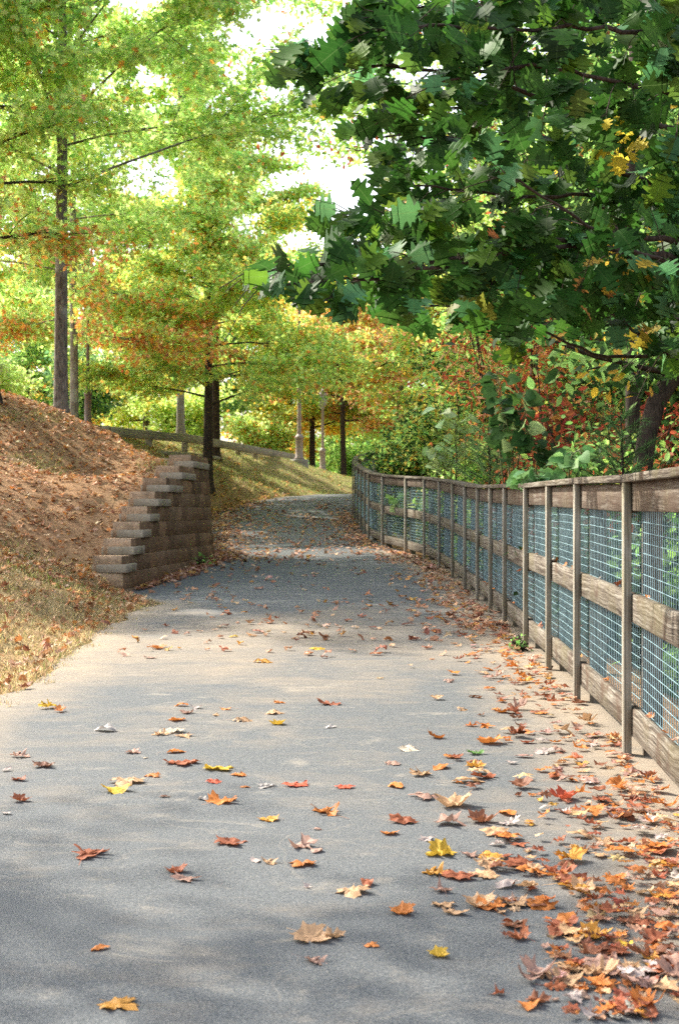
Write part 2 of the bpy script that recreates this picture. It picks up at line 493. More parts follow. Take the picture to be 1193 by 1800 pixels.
rows = np.unique(np.r_[np.linspace(-12, 6, 20), np.arange(6, 62, .16), np.linspace(62, 90, 20), np.linspace(95, 300, 12), [17.9, 17.96, 24.3, 24.6]])
offs = np.r_[0, .08, .18, .3, .45, .62, .8, np.arange(1.0, 6, .22), np.linspace(6, 14, 22), np.linspace(15, 40, 12), 60, 100, 200]
V = []
for y in rows:
    lx = Lx(y); rx = Rx(y)
    if 17.95 < y < 24.55: lx = face(y) - .2
    xs = np.r_[(lx - offs)[::-1], lx + .02, lx + .15, (lx + rx) / 2, rx - .1, rx + offs[1::2], rx + 250]
    zs = terrain(xs, np.full_like(xs, y))
    if 17.95 < y < 24.55:
        k = len(offs)
        zs[:k] = hill_raw(xs[:k], np.full(k, y))
        zs[k:k + 3] = float(G(y)) - .03
    V.append(np.c_[xs, np.full_like(xs, y), zs])
ncol = len(V[0]); V = np.concatenate(V)
ij = np.arange(len(rows) - 1)[:, None] * ncol + np.arange(ncol - 1)[None]
g = Geo(); g.add(V, np.stack([ij, ij + 1, ij + ncol + 1, ij + ncol], -1).reshape(-1, 4))
ground = g.build('ground', M_ground, smooth=True)
tag(ground, 'leaf strewn brown hillside and wooded ground either side of path', 'ground', kind='structure')
def greenness(x, y):
    lx = Lx(y)
    d = lx - x
    near = sstep(17.5, 15.5, y) * sstep(2.6, 1.2, d) * .95
    far = sstep(29, 36, y) * .75 + sstep(40, 46, y) * .2
    pat = .45 * np.clip(np.sin(x * 1.9 + 1.3 * np.sin(y * .9)) * np.sin(y * 1.35 + 1.1 * np.sin(x * 1.7)) - .25, 0, 1) * (y > 12)
    leafy = -.55 * np.exp(-((y - 37.5) ** 2) / 6) * (d < 1.5)
    return np.where(x < lx, near + far + pat + leafy - .12, .1)
a = ground.data.attributes.new('green', 'FLOAT', 'POINT')
a.data.foreach_set('value', greenness(V[:, 0], V[:, 1]))

# path sheet
prow = np.unique(np.r_[np.linspace(-12, 4, 12), np.arange(4, 52, .12)])
tt = np.linspace(0, 1, 41); V = []; D = []
for y in prow:
    l, r = Lx(y), Rx(y)
    wig = .05 * math.sin(y * 2.7) + .04 * math.sin(y * 6.1 + 1)
    if 17.5 < y < 24.6: l -= .12; wig = 0
    xs = l + wig + (r - l - wig) * tt
    V.append(np.c_[xs, np.full(41, y), G(np.full(41, y)) + .012 * np.sin(tt * math.pi) - .004 * (tt < .01)])
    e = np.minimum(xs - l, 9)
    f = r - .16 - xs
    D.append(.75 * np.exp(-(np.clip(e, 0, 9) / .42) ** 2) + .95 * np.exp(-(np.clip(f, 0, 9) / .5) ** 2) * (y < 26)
             + .75 * np.exp(-((y - 12.5) / 3.6) ** 2) * np.exp(-((xs + .7) / 1.7) ** 2) - .12 - .45 * sstep(15, 18, y) * (f > .6) )  # mid-path tan patch paints sunlight over the edge dust; the cut beyond paints shade
V = np.concatenate(V)
ij = np.arange(len(prow) - 1)[:, None] * 41 + np.arange(40)[None]
g = Geo(); g.add(V, np.stack([ij, ij + 1, ij + 42, ij + 41], -1).reshape(-1, 4))
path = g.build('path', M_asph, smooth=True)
tag(path, 'worn grey asphalt footpath curving uphill, dusty tan along its edges', 'path', kind='structure')
a = path.data.attributes.new('dust_and_light', 'FLOAT', 'POINT')
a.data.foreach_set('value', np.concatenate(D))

# ------------------------------------------------------------------ fence
fence = thing('wire_fence', 'weathered timber and wire mesh fence curving along the asphalt path', 'fence')
FP_ = [Vector((x, y, float(G(y)))) for x, y in FP]
def fdir(i):
    a = FP_[max(0, i - 1)]; b = FP_[min(len(FP_) - 1, i + 1)]
    d = (b - a); d.z = 0
    return d.normalized()
for i, p in enumerate(FP_):
    d = fdir(i); nrm = Vector((d.y, -d.x, 0))      # away from the path
    lean = R.uniform(-.012, .012)
    g = Geo(); board(g, p + Vector((0, 0, -.02)) + d * R.uniform(-.02, .02), p + Vector((0, 0, 1.338)) + d * lean, .07, .038, tuple(-nrm), .003)
    g.build('post', M_batten, fence)
    g = Geo(); q = p + nrm * .125 + d * -.01
    board(g, q + Vector((0, 0, -.6)), q + Vector((0, 0, 1.33)), .09, .09, tuple(-nrm), .004)
    g.build('rear_post', M_wood, fence)
    if i == len(FP_) - 1: break
    p2 = FP_[i + 1]; d2 = fdir(i + 1); n2 = Vector((d2.y, -d2.x, 0))
    for nm, zc, hh in (('top_rail', 1.262, .143), ('mid_rail', .72, .14), ('bottom_rail', .17, .14)):
        jz = R.uniform(-.008, .008)
        dip = Vector((0, 0, jz))
        g = Geo(); a_ = p + nrm * .0405 + Vector((0, 0, zc)) + dip; b_ = p2 + n2 * .0405 + Vector((0, 0, zc)) + dip
        dd = (b_ - a_).normalized()
        board(g, a_ + dd * .003, b_ - dd * .003, .038, hh, (0, 0, 1), .004)
        g.build(nm, M_woodtop if nm == 'top_rail' else M_wood, fence)
    g = Geo(); a_ = p + nrm * .05 + Vector((0, 0, 1.358)); b_ = p2 + n2 * .05 + Vector((0, 0, 1.358)); dd = (b_ - a_).normalized()
    board(g, a_ + dd * .002, b_ - dd * .002, .15, .038, (0, 0, 1), .003)
    g.build('cap_rail', M_wood, fence)
    # mesh panel
    g = Geo(); a_ = p + nrm * .068; b_ = p2 + n2 * .068
    L = (b_ - a_).length; nv = int(L / .057)
    for k in range(nv + 1):
        q = a_.lerp(b_, (k + .5) / (nv + 1))
        tube(g, [q + Vector((0, 0, .11)), q + Vector((0, 0, 1.32))], .0021, 4, cap=False)
    sag = R.uniform(-.012, .012)
    for k in range(24):
        z = .125 + k * .0505
        tube(g, [a_ + Vector((0, 0, z + sag)), a_.lerp(b_, .5) + Vector((0, 0, z)) , b_ + Vector((0, 0, z - sag))], .0021, 4, cap=False)
    g.build('wire_mesh', M_wire, fence)

# ------------------------------------------------------------------ retaining wall
wall = thing('retaining_wall', 'stepped brown split-block retaining wall holding the leafy slope', 'wall', tuple(P(221, 1044, 17.9)))
def child_local(o, t):
    o.matrix_parent_inverse = Matrix.Translation(t.location).inverted()
    return o
CH = .212
z0 = STEPS[0][1] + EYE - .1 - 2 * CH     # bottom course below ground
YEND = 24.35
gB = Geo()
def wall_pt(y, back, lift):
    """outer face with batter; the wall turns away in a quarter circle at its far end"""
    bt = .016 * lift / CH
    if y <= YEND: return np.array([face(y) - bt - back, y])
    rr = .75; s = (y - YEND) / rr
    cx, cyy = face(YEND) - rr, YEND
    return np.array([cx + (rr - bt - back) * math.cos(s), cyy + (rr - bt - back) * math.sin(s)])
ntot = len(STEPS) + 1
for c in range(ntot + 1):
    ys = STEPS[max(0, c - 2)][0] + (.0 if c < 2 else .0) + (.0 if c <= 2 else 0)
    zb = z0 + c * CH
    y = ys + (0 if c == 1 else 0); first = True
    while y < YEND + 1.6:
        ln = .42 if not (first and c % 2) else .26
        first = False
        y1 = min(y + ln, YEND + 1.9)
        lift = c * CH
        j = R.uniform(-.006, .006)
        ch = .012
        v = []
        # split face: 4x3 jittered grid on the outer side, flat elsewhere
        nu, nw = 5, 4
        grid = []
        for b in range(nw):
            for a_ in range(nu):
                yy = y + .011 + (y1 - y - .022) * a_ / (nu - 1)
                zz = zb + .002 + (CH - .005) * b / (nw - 1)
                edge = (a_ in (0, nu - 1)) or (b in (0, nw - 1))
                out = (-.03 if a_ in (0, nu - 1) else -.014 if edge else R.uniform(-.008, .014)) + j
                q = wall_pt(yy, -out, lift); grid.append((q[0], q[1], zz))
        nb = len(grid)
        bk = []
        for b in (0, 1):
            for a_ in (0, 1):
                yy = y + .004 + (y1 - y - .008) * a_
                q = wall_pt(yy, .38, lift); bk.append((q[0], q[1], zb + .003 + (CH - .006) * b))
        faces4 = [(b * nu + a_, b * nu + a_ + 1, (b + 1) * nu + a_ + 1, (b + 1) * nu + a_) for b in range(nw - 1) for a_ in range(nu - 1)]
        faces4.append((nb + 1, nb, nb + 2, nb + 3))
        top = [tuple((nw - 1) * nu + a_ for a_ in range(nu)) + (nb + 3, nb + 2)]
        bot = [tuple(a_ for a_ in range(nu))[::-1] + (nb, nb + 1)]
        e0 = [tuple(b * nu for b in range(nw))[::-1] [::-1] + (nb + 2, nb)]
        e1 = [tuple(b * nu + nu - 1 for b in range(nw))[::-1] + (nb + 1, nb + 3)]
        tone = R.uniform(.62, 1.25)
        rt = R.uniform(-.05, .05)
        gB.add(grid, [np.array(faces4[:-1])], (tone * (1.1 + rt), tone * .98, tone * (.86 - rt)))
        gB.add(grid + bk, [np.array([faces4[-1]]), np.array(top), np.array(bot), np.array(e0), np.array(e1)], (2.0 * tone, 2.0 * tone, 1.9 * tone))  # ends and tops toned lighter than the path side: light put into the colour
        y = y1
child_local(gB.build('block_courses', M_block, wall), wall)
for c, (ys, zt) in enumerate(STEPS):
    zb = z0 + (c + 3) * CH - CH
    yn = STEPS[c + 1][0] if c + 1 < len(STEPS) else YEND + .9
    y = ys - .006
    while y < yn - .02:
        y1 = min(y + .5, yn + .03)
        g = Geo()
        pa = wall_pt(y, .19, (c + 2) * CH); pb = wall_pt(y1 - .006, .19, (c + 2) * CH)
        board(g, (pa[0] + R.uniform(-.015, .015), pa[1], zb + .052), (pb[0], pb[1], zb + .054), .44, .104, (0, 0, 1), .005)
        child_local(g.build('cap_block', M_cap, wall), wall)
        y = y1

# ------------------------------------------------------------------ guard rail, lamps, edging timber
gr = thing('guard_rail', 'low timber guard rail on square posts along top of grass bank', 'guard rail')
GP = []
for px, Y in ((187, 35), (262, 38), (325, 41), (380, 44), (418, 46.5), (448, 49), (473, 51.2), (497, 53.2), (512, 55)):
    x = (px - 596.5) * Y / F
    ty = np.interp(px, [187, 262, 325, 418, 497, 520], [751, 758, 764, 781, 796, 801])
    GP.append((Vector((x, Y, 0)), EYE + (901 - ty) * Y / F))
for i, (p, zt) in enumerate(GP):
    g = Geo(); zb = float(terrain(p.x, p.y)) - .1
    board(g, (p.x, p.y, min(zb, zt - .75)), (p.x, p.y, zt + .02), .17, .17, (0, 1, 0), .012)
    g.build('post', M_rail, gr)
    if i + 1 < len(GP):
        q, zq = GP[i + 1]
        d = (q - p).normalized(); nrm = Vector((d.y, -d.x, 0)) * .13
        g = Geo(); board(g, Vector((p.x, p.y, zt - .13)) + nrm, Vector((q.x, q.y, zq - .13)) + nrm - d * .006, .08, .235, (0, 0, 1), .008)
        g.build('rail', M_rail, gr)
        if i < 3:
            g = Geo(); board(g, Vector((p.x, p.y, zt - .58)) + nrm, Vector((q.x, q.y, zq - .58)) + nrm - d * .006, .08, .10, (0, 0, 1), .008)
            g.build('lower_rail', M_rail, gr)

def lamp(label, px, py, Y, drum_r, mat, pedestal, h=3.6):
    b = P(px, py, Y)
    t = thing('street_lamp', label, 'lamp post', tuple(b), 'lamp posts beside the guard rail')
    def pt(n, prof, m):
        g = Geo(); lathe(g, prof, b, 24); child_local(g.build(n, m, t, True), t)
    zb = 0
    if pedestal:
        pt('pedestal', [(pedestal, -.9), (pedestal, .30), (pedestal * .97, .36), (pedestal * .6, .365)] if pedestal < .5 else [(pedestal, -.9), (pedestal * .98, -.02), (pedestal * .8, .1), (pedestal * .5, .18), (pedestal * .3, .19)], M_conc)
        zb = .36 if pedestal < .5 else .185
    r = drum_r
    pt('base', [(r * 1.25, zb), (r * 1.25, zb + .06), (r, zb + .1), (r * .92, zb + .75), (r * 1.12, zb + .78), (r * 1.12, zb + .83), (r * .8, zb + .87), (r * .55, zb + .93)], mat)
    pt('shaft', [(r * .55, zb + .93), (r * .5, zb + 1.0), (r * .38, h), (r * .6, h + .03), (r * .6, h + .07)], mat)
    pt('lantern', [(r * .6, h + .07), (r * 1.2, h + .16), (r * 1.5, h + .5), (r * 1.45, h + .53)], M_glass)
    pt('lantern_cap', [(r * 1.6, h + .53), (r * 1.5, h + .58), (r * .5, h + .72), (r * .12, h + .85)], mat)
    return t
lamp('dark brown lamp post with a ringed base behind the leafy mound', 155, 748, 37, .095, M_lampbrown, 0, 3.6)
lamp('tall slender lamp post on a round concrete pedestal at the guard rail end', 526, 826, 52, .145, M_lamppale, .34, 6.4)
lamp('small pale lamp post on a domed concrete footing beyond the timber edging', 567, 836, 58, .125, M_lamppale, .51, 2.7)

et = thing('timber_edging', 'dark timber edging running down the grass bank below the lamps', 'edging')
ep = [P(530, 838, 52.5), P(552, 845, 54.5), P(575, 851, 57), P(597, 857, 60), P(625, 861, 64)]
for a_, b_ in zip(ep, ep[1:]):
    g = Geo(); board(g, a_ + Vector((0, 0, -.15)), b_ + Vector((0, 0, -.15)), .2, .5, (0, 0, 1), .02)
    g.build('timber', M_barkdark, et)

# ------------------------------------------------------------------ leaf templates
def outline(kind, n=None):
    """closed outline (unit length about 1, base at (0,0), tip at (0,1)) of half leaf mirrored"""
    H = {
        'redoak': [(.0, .0), (.05, .04), (.17, .10), (.16, .17), (.10, .20), (.13, .26), (.34, .33), (.33, .40), (.24, .40), (.12, .43), (.14, .50), (.40, .60), (.36, .66), (.28, .66), (.13, .67),
                   (.14, .74), (.27, .84), (.20, .86), (.09, .85), (.08, .92), (.0, 1.0)],
        'blackoak': [(0, 0), (.06, .05), (.20, .09), (.27, .15), (.20, .20), (.16, .25), (.30, .29), (.46, .37), (.43, .44), (.30, .45), (.20, .49), (.24, .56), (.41, .65), (.38, .71), (.24, .69), (.18, .73), (.24, .81), (.23, .88), (.12, .86), (.05, .93), (0, 1.0)],
        'pinoak': [(.0, .0), (.05, .12), (.24, .16), (.08, .27), (.40, .42), (.10, .52), (.32, .78), (.08, .74), (.0, 1.0)],
        'maple': [(.0, .0), (.10, .0), (.30, -.07), (.27, .08), (.46, .20), (.40, .27), (.54, .48), (.38, .47), (.36, .56), (.20, .50), (.23, .66), (.27, .78), (.15, .76), (.0, 1.0)],
        'gum': [(.0, .0), (.10, .02), (.42, -.02), (.20, .24), (.52, .50), (.15, .50), (.0, 1.0)],
        'oval': [(.0, .0), (.09, .06), (.20, .2), (.26, .4), (.24, .6), (.15, .8), (.05, .94), (.0, 1.0)],
        'sliver': [(.0, .0), (.08, .25), (.11, .5), (.07, .78), (.0, 1.0)],
        'hex': [(.0, .0), (.24, .2), (.30, .45), (.16, .75), (.0, 1.0)],
        'heart': [(.0, .05), (.16, -.04), (.38, .06), (.48, .25), (.44, .45), (.33, .62), (.18, .82), (.0, 1.0)],
    }[kind]
    return H
def leaf_template(kind, fold=.18, curl=.25, both=True):
    """low-poly leaf: midrib strip with two halves; returns V (k,3), faces list (uniform quads/tris)"""
    H = outline(kind)
    V = []; F4 = []
    m = len(H)
    mid = [(0, y, 0) for (_, y) in H]
    mid[0] = (0, 0, 0)
    for (x, y) in H: V.append((0, max(min(y, 1), 0), 0))
    for sgn in (1, -1):
        for (x, y) in H[1:-1]: V.append((sgn * x, y, 0))
    V = np.array(V, float)
    r0 = m; l0 = m + m - 2
    F3 = []
    for s0, flip in ((r0, False), (l0, True)):
        idx = lambda i: (0 if i == 0 else m - 1 if i == m - 1 else s0 + i - 1)
        for i in range(m - 1):
            q = [i, idx(i), idx(i + 1), i + 1]
            q2 = []
            for v in q:
                if v not in q2: q2.append(v)
            if flip: q2 = q2[::-1]
            (F4 if len(q2) == 4 else F3).append(q2)
    uv = V[:, :2].copy()
    V[:, 2] = fold * np.abs(V[:, 0]) - curl * (V[:, 1] - .3) ** 2
    fs = [np.array(f) for f in (F4, F3) if f]
    return V, fs, uv
def flat_template(kind, fold=.2):
    """one n-gon pair (two halves folded at the midrib): cheap leaves for crowns"""
    H = outline(kind)
    m = len(H)
    V = [(x, y, fold * x) for (x, y) in H] + [(-x, y, fold * x) for (x, y) in H[1:-1]]
    a_ = list(range(m)); b_ = [0] + list(range(m, 2 * m - 2)) + [m - 1]
    return np.array(V, float), [np.array([a_]), np.array([b_[::-1]])], np.array(V, float)[:, :2]
T_pin = flat_template('pinoak'); T_hex = flat_template('hex'); T_oval = flat_template('oval'); T_sliver = flat_template('sliver'); T_gum = flat_template('gum'); T_maple = flat_template('maple')
T_heart = leaf_template('heart', .15, .3)

def rot_frames(axis, nrm):
    y = axis / (np.linalg.norm(axis, axis=1)[:, None] + 1e-9)
    z = nrm - y * np.sum(nrm * y, 1)[:, None]
    z /= np.linalg.norm(z, axis=1)[:, None] + 1e-9
    x = np.cross(y, z)
    return np.stack([x, y, z], 2)       # columns
def scatter(g, tmpl, pos, axis, nrm, size, col):
    V0, fs, uv = tmpl
    n, k = len(pos), len(V0)
    M = rot_frames(axis, nrm)
    V = np.einsum('nij,kj->nki', M, V0) * size[:, None, None] + pos[:, None, :]
    base = (np.arange(n) * k)[:, None, None]
    fl = [(f[None] + base).reshape(-1, f.shape[1]) for f in fs]
    c = np.repeat(col, k, 0)
    g.add(V.reshape(-1, 3), fl, c, np.tile(uv, (n, 1)))
def pick(pal, n, rg, jit=.16):
    cs = np.array([p[0] for p in pal], float); w = np.array([p[1] for p in pal], float); w /= w.sum()
    c = cs[rg.choice(len(cs), n, p=w)]
    return np.clip(c * (1 + rg.normal(0, jit, (n, 1))) * (1 + rg.normal(0, .06, (n, 3))), .004, .9)

YG, GRN, LIME, YEL = (.44, .58, .15), (.26, .46, .13), (.56, .72, .28), (.70, .62, .16)
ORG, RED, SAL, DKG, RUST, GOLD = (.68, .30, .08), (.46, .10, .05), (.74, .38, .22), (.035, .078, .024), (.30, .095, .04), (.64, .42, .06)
BLG = (.10, .20, .10)

# ------------------------------------------------------------------ trees
def grow_skeleton(rg, base, h, r, cc, cr, n_limb=26, lean=(0, 0), first=.28, sub=7, up=.25, tr_n=10, thick=.36):
    """trunk + limbs that reach into an ellipsoid crown (centre cc, radii cr); returns geometry and twig segments"""
    g = Geo(); segs = []
    tz = np.linspace(0, 1, 12)
    wob = np.cumsum(rg.normal(0, .02, (12, 2)), 0) * h * .12
    tp = np.c_[base[0] + lean[0] * tz * h + wob[:, 0] * tz, base[1] + lean[1] * tz * h + wob[:, 1] * tz, base[2] + tz * h]
    tr = r * (1 - .82 * tz) + .01
    low = np.array([[tp[0][0], tp[0][1], tp[0][2] - .35], tp[0] + (tp[1] - tp[0]) * .05, tp[0] + (tp[1] - tp[0]) * .25])
    tube(g, np.r_[low, tp[1:]], np.r_[[r * 1.75, r * 1.45, r * 1.12], tr[1:]], tr_n, wob=.05)
    for i in range(n_limb):
        t = first + (1 - first) * ((i + .5) / n_limb) ** .9
        p0 = np.array([np.interp(t, tz, tp[:, k]) for k in range(3)])
        az = i * 2.39996 + rg.uniform(-.4, .4)
        el = up + rg.uniform(-.15, .3) + t * .6
        d = np.array([math.cos(az) * math.cos(el), math.sin(az) * math.cos(el), math.sin(el)])
        # length until the crown envelope
        best = .6
        for L in np.linspace(.4, 2.2 * max(cr), 24):
            q = (p0 + d * L - cc) / cr
            if np.dot(q, q) < 1: best = L
        L = best * rg.uniform(.78, 1.04)
        n = 7; s = np.linspace(0, 1, n)
        bend = rg.normal(0, .10, (n, 3)).cumsum(0) * L * .10
        pts = p0 + d * (s * L)[:, None] + bend * s[:, None] + np.array([0, 0, -1]) * (s ** 2 * L * .12)[:, None]
        r0 = max(.010, np.interp(t, tz, tr) * thick)
        tube(g, pts, r0 * (1 - .85 * s) + .004, 5, cap=False)
        segs.append((pts[3], pts[-1], L * .4))
        for j in range(sub):
            u = rg.uniform(.25, .98)
            q0 = np.array([np.interp(u, s, pts[:, k]) for k in range(3)])
            dd = d + rg.normal(0, .75, 3) * np.array([1, 1, .45]); dd /= np.linalg.norm(dd)
            l2 = L * rg.uniform(.2, .42) + .2
            q1 = q0 + dd * l2 + np.array([0, 0, -.06 * l2])
            qm = (q0 + q1) / 2 + rg.normal(0, .05 * l2, 3)
            tube(g, [q0, qm, q1], [r0 * .32 + .003, r0 * .2 + .003, .003], 4, cap=False)
            segs.append((q0, q1, l2))
    return g, segs
def leaves_on(g, segs, n, size, pal, tmpl, rg, spread=.22, flat=.55, colfn=None, droop=.35):
    w = np.array([s[2] for s in segs]); w = w / w.sum()
    si = rg.choice(len(segs), n, p=w)
    A = np.array([s[0] for s in segs])[si]; B = np.array([s[1] for s in segs])[si]
    u = rg.beta(1.7, 1.0, n)[:, None]
    off = rg.normal(0, 1, (n, 3)) * spread * np.array([1, 1, flat])
    # leaves gather in tufts along the twig
    tuft = np.round(u * 5 + rg.normal(0, .25, (n, 1))) / 5
    u = np.where(rg.random((n, 1)) < .7, tuft, u)
    pos = A + (B - A) * np.clip(u, 0, 1.05) + off
    ax = (B - A) / (np.linalg.norm(B - A, axis=1)[:, None] + 1e-6) * .4 + rg.normal(0, .7, (n, 3)); ax[:, 2] -= droop
    nr = rg.normal(0, .75, (n, 3)); nr[:, 2] += .75
    sz = size * rg.uniform(.65, 1.25, n)
    col = pick(pal, n, rg) if colfn is None else colfn(pos, si, rg)
    scatter(g, tmpl, pos, ax, nr, sz, col)

def zone_colors(pal_hi, pal_lo, zlo, zhi, patch=None):
    def f(pos, si, rg):
        n = len(pos)
        t = np.clip((pos[:, 2] - zlo) / (zhi - zlo), 0, 1)
        sr = np.random.default_rng(5).random(4000)[si % 4000]       # each spray leans one way
        use_lo = (t * .9 + .35 * (sr - .5) + rg.normal(0, .12, n)) < .37
        a = pick(pal_hi, n, rg); b = pick(pal_lo, n, rg)
        c = np.where(use_lo[:, None], b, a)
        if patch is not None:
            pc, pr, pp = patch
            d = np.linalg.norm((pos - np.array(pc)) / np.array(pr), axis=1)
            k = (d < 1) & (rg.random(n) < .75)
            c[k] = pick(pp, n, rg)[k]
        return c
    return f

def tree(name, label, cat, base, h, r, cc, cr, n_leaf, size, pal, tmpl=T_pin, bark=M_bark, seed=0, colfn=None, group=None, spread=.22, **kw):
    rg = np.random.default_rng(seed)
    base = np.array(base, float)
    t = thing(name, label, cat, tuple(base), group)
    g, segs = grow_skeleton(rg, base, h, r, np.array(cc, float), np.array(cr, float), **kw)
    child_local(g.build('trunk', bark, t, True), t)
    g = Geo(); leaves_on(g, segs, n_leaf, size, pal, tmpl, rg, spread=spread, colfn=colfn)
    child_local(g.build('crown', M_leaf, t), t)
    return t
def gpt(px, Y):
    x = (px - 596.5) * Y / F
    return (x, Y, float(terrain(x, Y)) - .03)
E = EYE
palA = [(LIME, 5), (YG, 3), (GRN, 3), (YEL, .5), (ORG, .25)]
palAo = [(ORG, 3), (SAL, 3), (GOLD, 1.2), (YG, 2), (RED, .6)]
tree('oak_tree', 'tall lime green oak whose grey trunk rises from the mound crest', 'tree', gpt(108, 27), 14, .125, (-4.4, 26.6, 9.2), (6.5, 4.8, 5.9), 54000, .165, palA,
     seed=1, n_limb=46, first=.3, sub=11, up=.12, thick=.24, colfn=zone_colors(palA, palAo, E + 1.6, E + 8.0, ((P(135, 55, 26.0)), (1.1, 2.5, .5), palAo)), spread=.17, tr_n=14)
tree('oak_tree', 'orange tinged young oak on the bank just past the retaining wall', 'tree', gpt(366, 38.5), 8.3, .14, (-3.0, 38.5, 5.5), (4.3, 3.5, 3.1), 34000, .15,
     [(YG, 3), (LIME, 2), (YEL, 2), (ORG, 1), (GRN, 2)], seed=2, n_limb=34, thick=.25, sub=10, first=.26, up=-.05, bark=M_barkdark, spread=.17,
     colfn=zone_colors([(YG, 3), (LIME, 2), (YEL, 2), (ORG, .8), (GRN, 2)], [(YG, 3), (YEL, 2), (GRN, 2), (LIME, 2)], E + 1, E + 6, (P(365, 600, 36.5), (1.5, 2.2, .7), [(SAL, 3), (ORG, 3), (RED, 1)])))
tree('oak_tree', 'dark trunked oak hidden behind the young oak on the bank', 'tree', gpt(379, 44), 10.5, .14, (-4.1, 44.5, 7.6), (4.2, 3.6, 4.2), 34000, .14,
     [(YG, 3), (GRN, 2), (YEL, 2), (GOLD, 1)], seed=3, n_limb=30, up=-.1, first=.22, bark=M_barkdark, tmpl=T_hex)
tree('oak_tree', 'pale thin oak trunk standing directly behind the tall lime green oak', 'tree', gpt(131, 35), 14, .1, (-6.6, 35, 9.2), (4.4, 3.8, 5.4), 34000, .155,
     palA, seed=4, n_limb=38, thick=.25, sub=10, first=.16, up=-.2, bark=M_barkpale, colfn=zone_colors(palA, palAo, E + 2.2, E + 8.5))
tree('oak_tree', 'dark oak trunk cut by the picture edge beside the mound crest', 'tree', gpt(-16, 25), 12, .15, (-7.9, 26.0, 8.0), (4.2, 3.8, 4.6), 34000, .14,
     palA, seed=5, n_limb=36, thick=.25, sub=10, first=.22, up=-.15, bark=M_barkdark, colfn=zone_colors(palA, palAo, E + 2.4, E + 7.5), lean=(-.05, 0))
tree('oak_tree', 'broad green oak at the open side of the slope, its boughs overhanging', 'tree', (-9.2, 21.8, float(terrain(-9.2, 21.8))), 12.5, .2, (-8.6, 21.8, 8.6), (3.6, 3.4, 4.4), 34000, .125,
     [(GRN, 3), (YG, 3), (LIME, 1)], seed=6, n_limb=36, sub=9, first=.25, up=.0)
tree('oak_tree', 'unseen spreading green oak added beside the verge to shade the near asphalt', 'tree', (-8.0, 6.6, float(terrain(-8.0, 6.6))), 11.5, .2, (-7.6, 6.8, 7.6), (3.7, 4.0, 3.8), 13000, .13,
     [(GRN, 3), (YG, 3), (LIME, 1)], seed=16, n_limb=34, first=.3, up=.1)  # out of view, added only to throw shade on the foreground path
tree('oak_tree', 'pale trunk of a slim oak beyond the guard rail', 'tree', gpt(318, 52), 19.5, .14, (-6.0, 53, 11.0), (4.7, 3.8, 8.2), 42000, .18, [(YG, 3), (GRN, 1.5), (LIME, 3), (ORG, .5)], seed=7, n_limb=36, first=.2, up=-.1, tmpl=T_hex, bark=M_barkpale)
tree('oak_tree', 'tall yellow green oak filling the sky behind the mound', 'tree', (-11.0, 41, float(terrain(-11, 41))), 17, .2, (-10.6, 41, 10.2), (4.6, 4, 7.0), 34000, .17, [(YG, 3), (YEL, .6), (LIME, 3), (GRN, 1.5), (ORG, .6)], seed=17, n_limb=40, first=.18, up=-.1, tmpl=T_hex)
tree('maple_tree', 'peach and yellow crowned maple with bare dark trunk where the path disappears', 'tree', gpt(604, 61), 9.8, .13, (.3, 61, 7.3), (3.3, 3.0, 3.5), 30000, .16,
     [(ORG, 1.4), (GOLD, 1.4), (SAL, 4), (YEL, 1.6), (YG, 2.4), (LIME, .8)], seed=8, n_limb=32, up=-.1, tmpl=T_hex, bark=M_barkdark)
tree('oak_tree', 'short dark trunk between the two pale lamp posts', 'tree', gpt(549, 63), 8, .15, (-1.6, 64, 5.9), (3.5, 3, 3.2), 24000, .16, [(YG, 3), (YEL, 2), (GOLD, 1), (GRN, 1)], seed=9, up=-.1, tmpl=T_hex, bark=M_barkdark)

# far trees: three originals, then copies
fars = []
for k, (lab, pal, bk) in enumerate((('yellow green', [(LIME, 3), (YG, 3), (YEL, 2)], M_bark), ('golden', [(GOLD, 2), (YEL, 3), (YG, 2), (ORG, 1)], M_barkdark), ('mid green', [(GRN, 3), (YG, 2), (BLG, 1)], M_barkdark))):
    t = tree('broadleaf_tree', 'x', 'tree', (0, 0, 0), 9, .16, (0, 0, 5.0), (3.5, 3.5, 4.4), 26000, .18, pal, tmpl=T_hex, n_limb=32, first=.15, up=-.1, bark=bk, seed=20 + k, group='trees beyond the guard rail', spread=.3)
    fars.append(t)
spots = [(-18, 62, 0, 1.1, 'yellow green tree far off beyond the trunk at the picture edge'), (-13.5, 66, 1, 1.0, 'golden tree far beyond the thin pale oak trunk'),
         (-9.5, 70, 0, 1.1, 'yellow green tree seen through the gap over the guard rail start'), (-6.2, 68, 2, .9, 'mid green tree beyond the middle of the guard rail'),
         (-2.6, 74, 1, 1.05, 'golden tree behind the tall slender lamp post'), (3.2, 72, 0, 1.15, 'yellow green tree behind the peach crowned maple'),
         (6.5, 64, 2, 1.2, 'mid green tree over the far bend of the fence'), (-22, 80, 2, 1.2, 'mid green tree farthest off past the mound'), (10.5, 58, 2, 1.2, 'mid green tree deep in the wood past the fence bend'),
         (0.2, 84, 2, 1.2, 'mid green tree filling the end of the path'), (-11.8, 54, 2, .62, 'small mid green tree standing in the sunny field behind the mound'), (-16, 48, 0, .8, 'yellow green tree over the mound crest beside the trunk at the picture edge')]
used = set()
for (x, y, k, s, lab) in spots:
    t = fars[k] if k not in used else copy_tree(fars[k])
    used.add(k)
    t.location = (x, y, float(terrain(x, y)) - .05)
    t.rotation_euler = (0, 0, R.uniform(0, 6.28)); t.scale = (s, s, s * R.uniform(.95, 1.08))
    t['label'] = lab

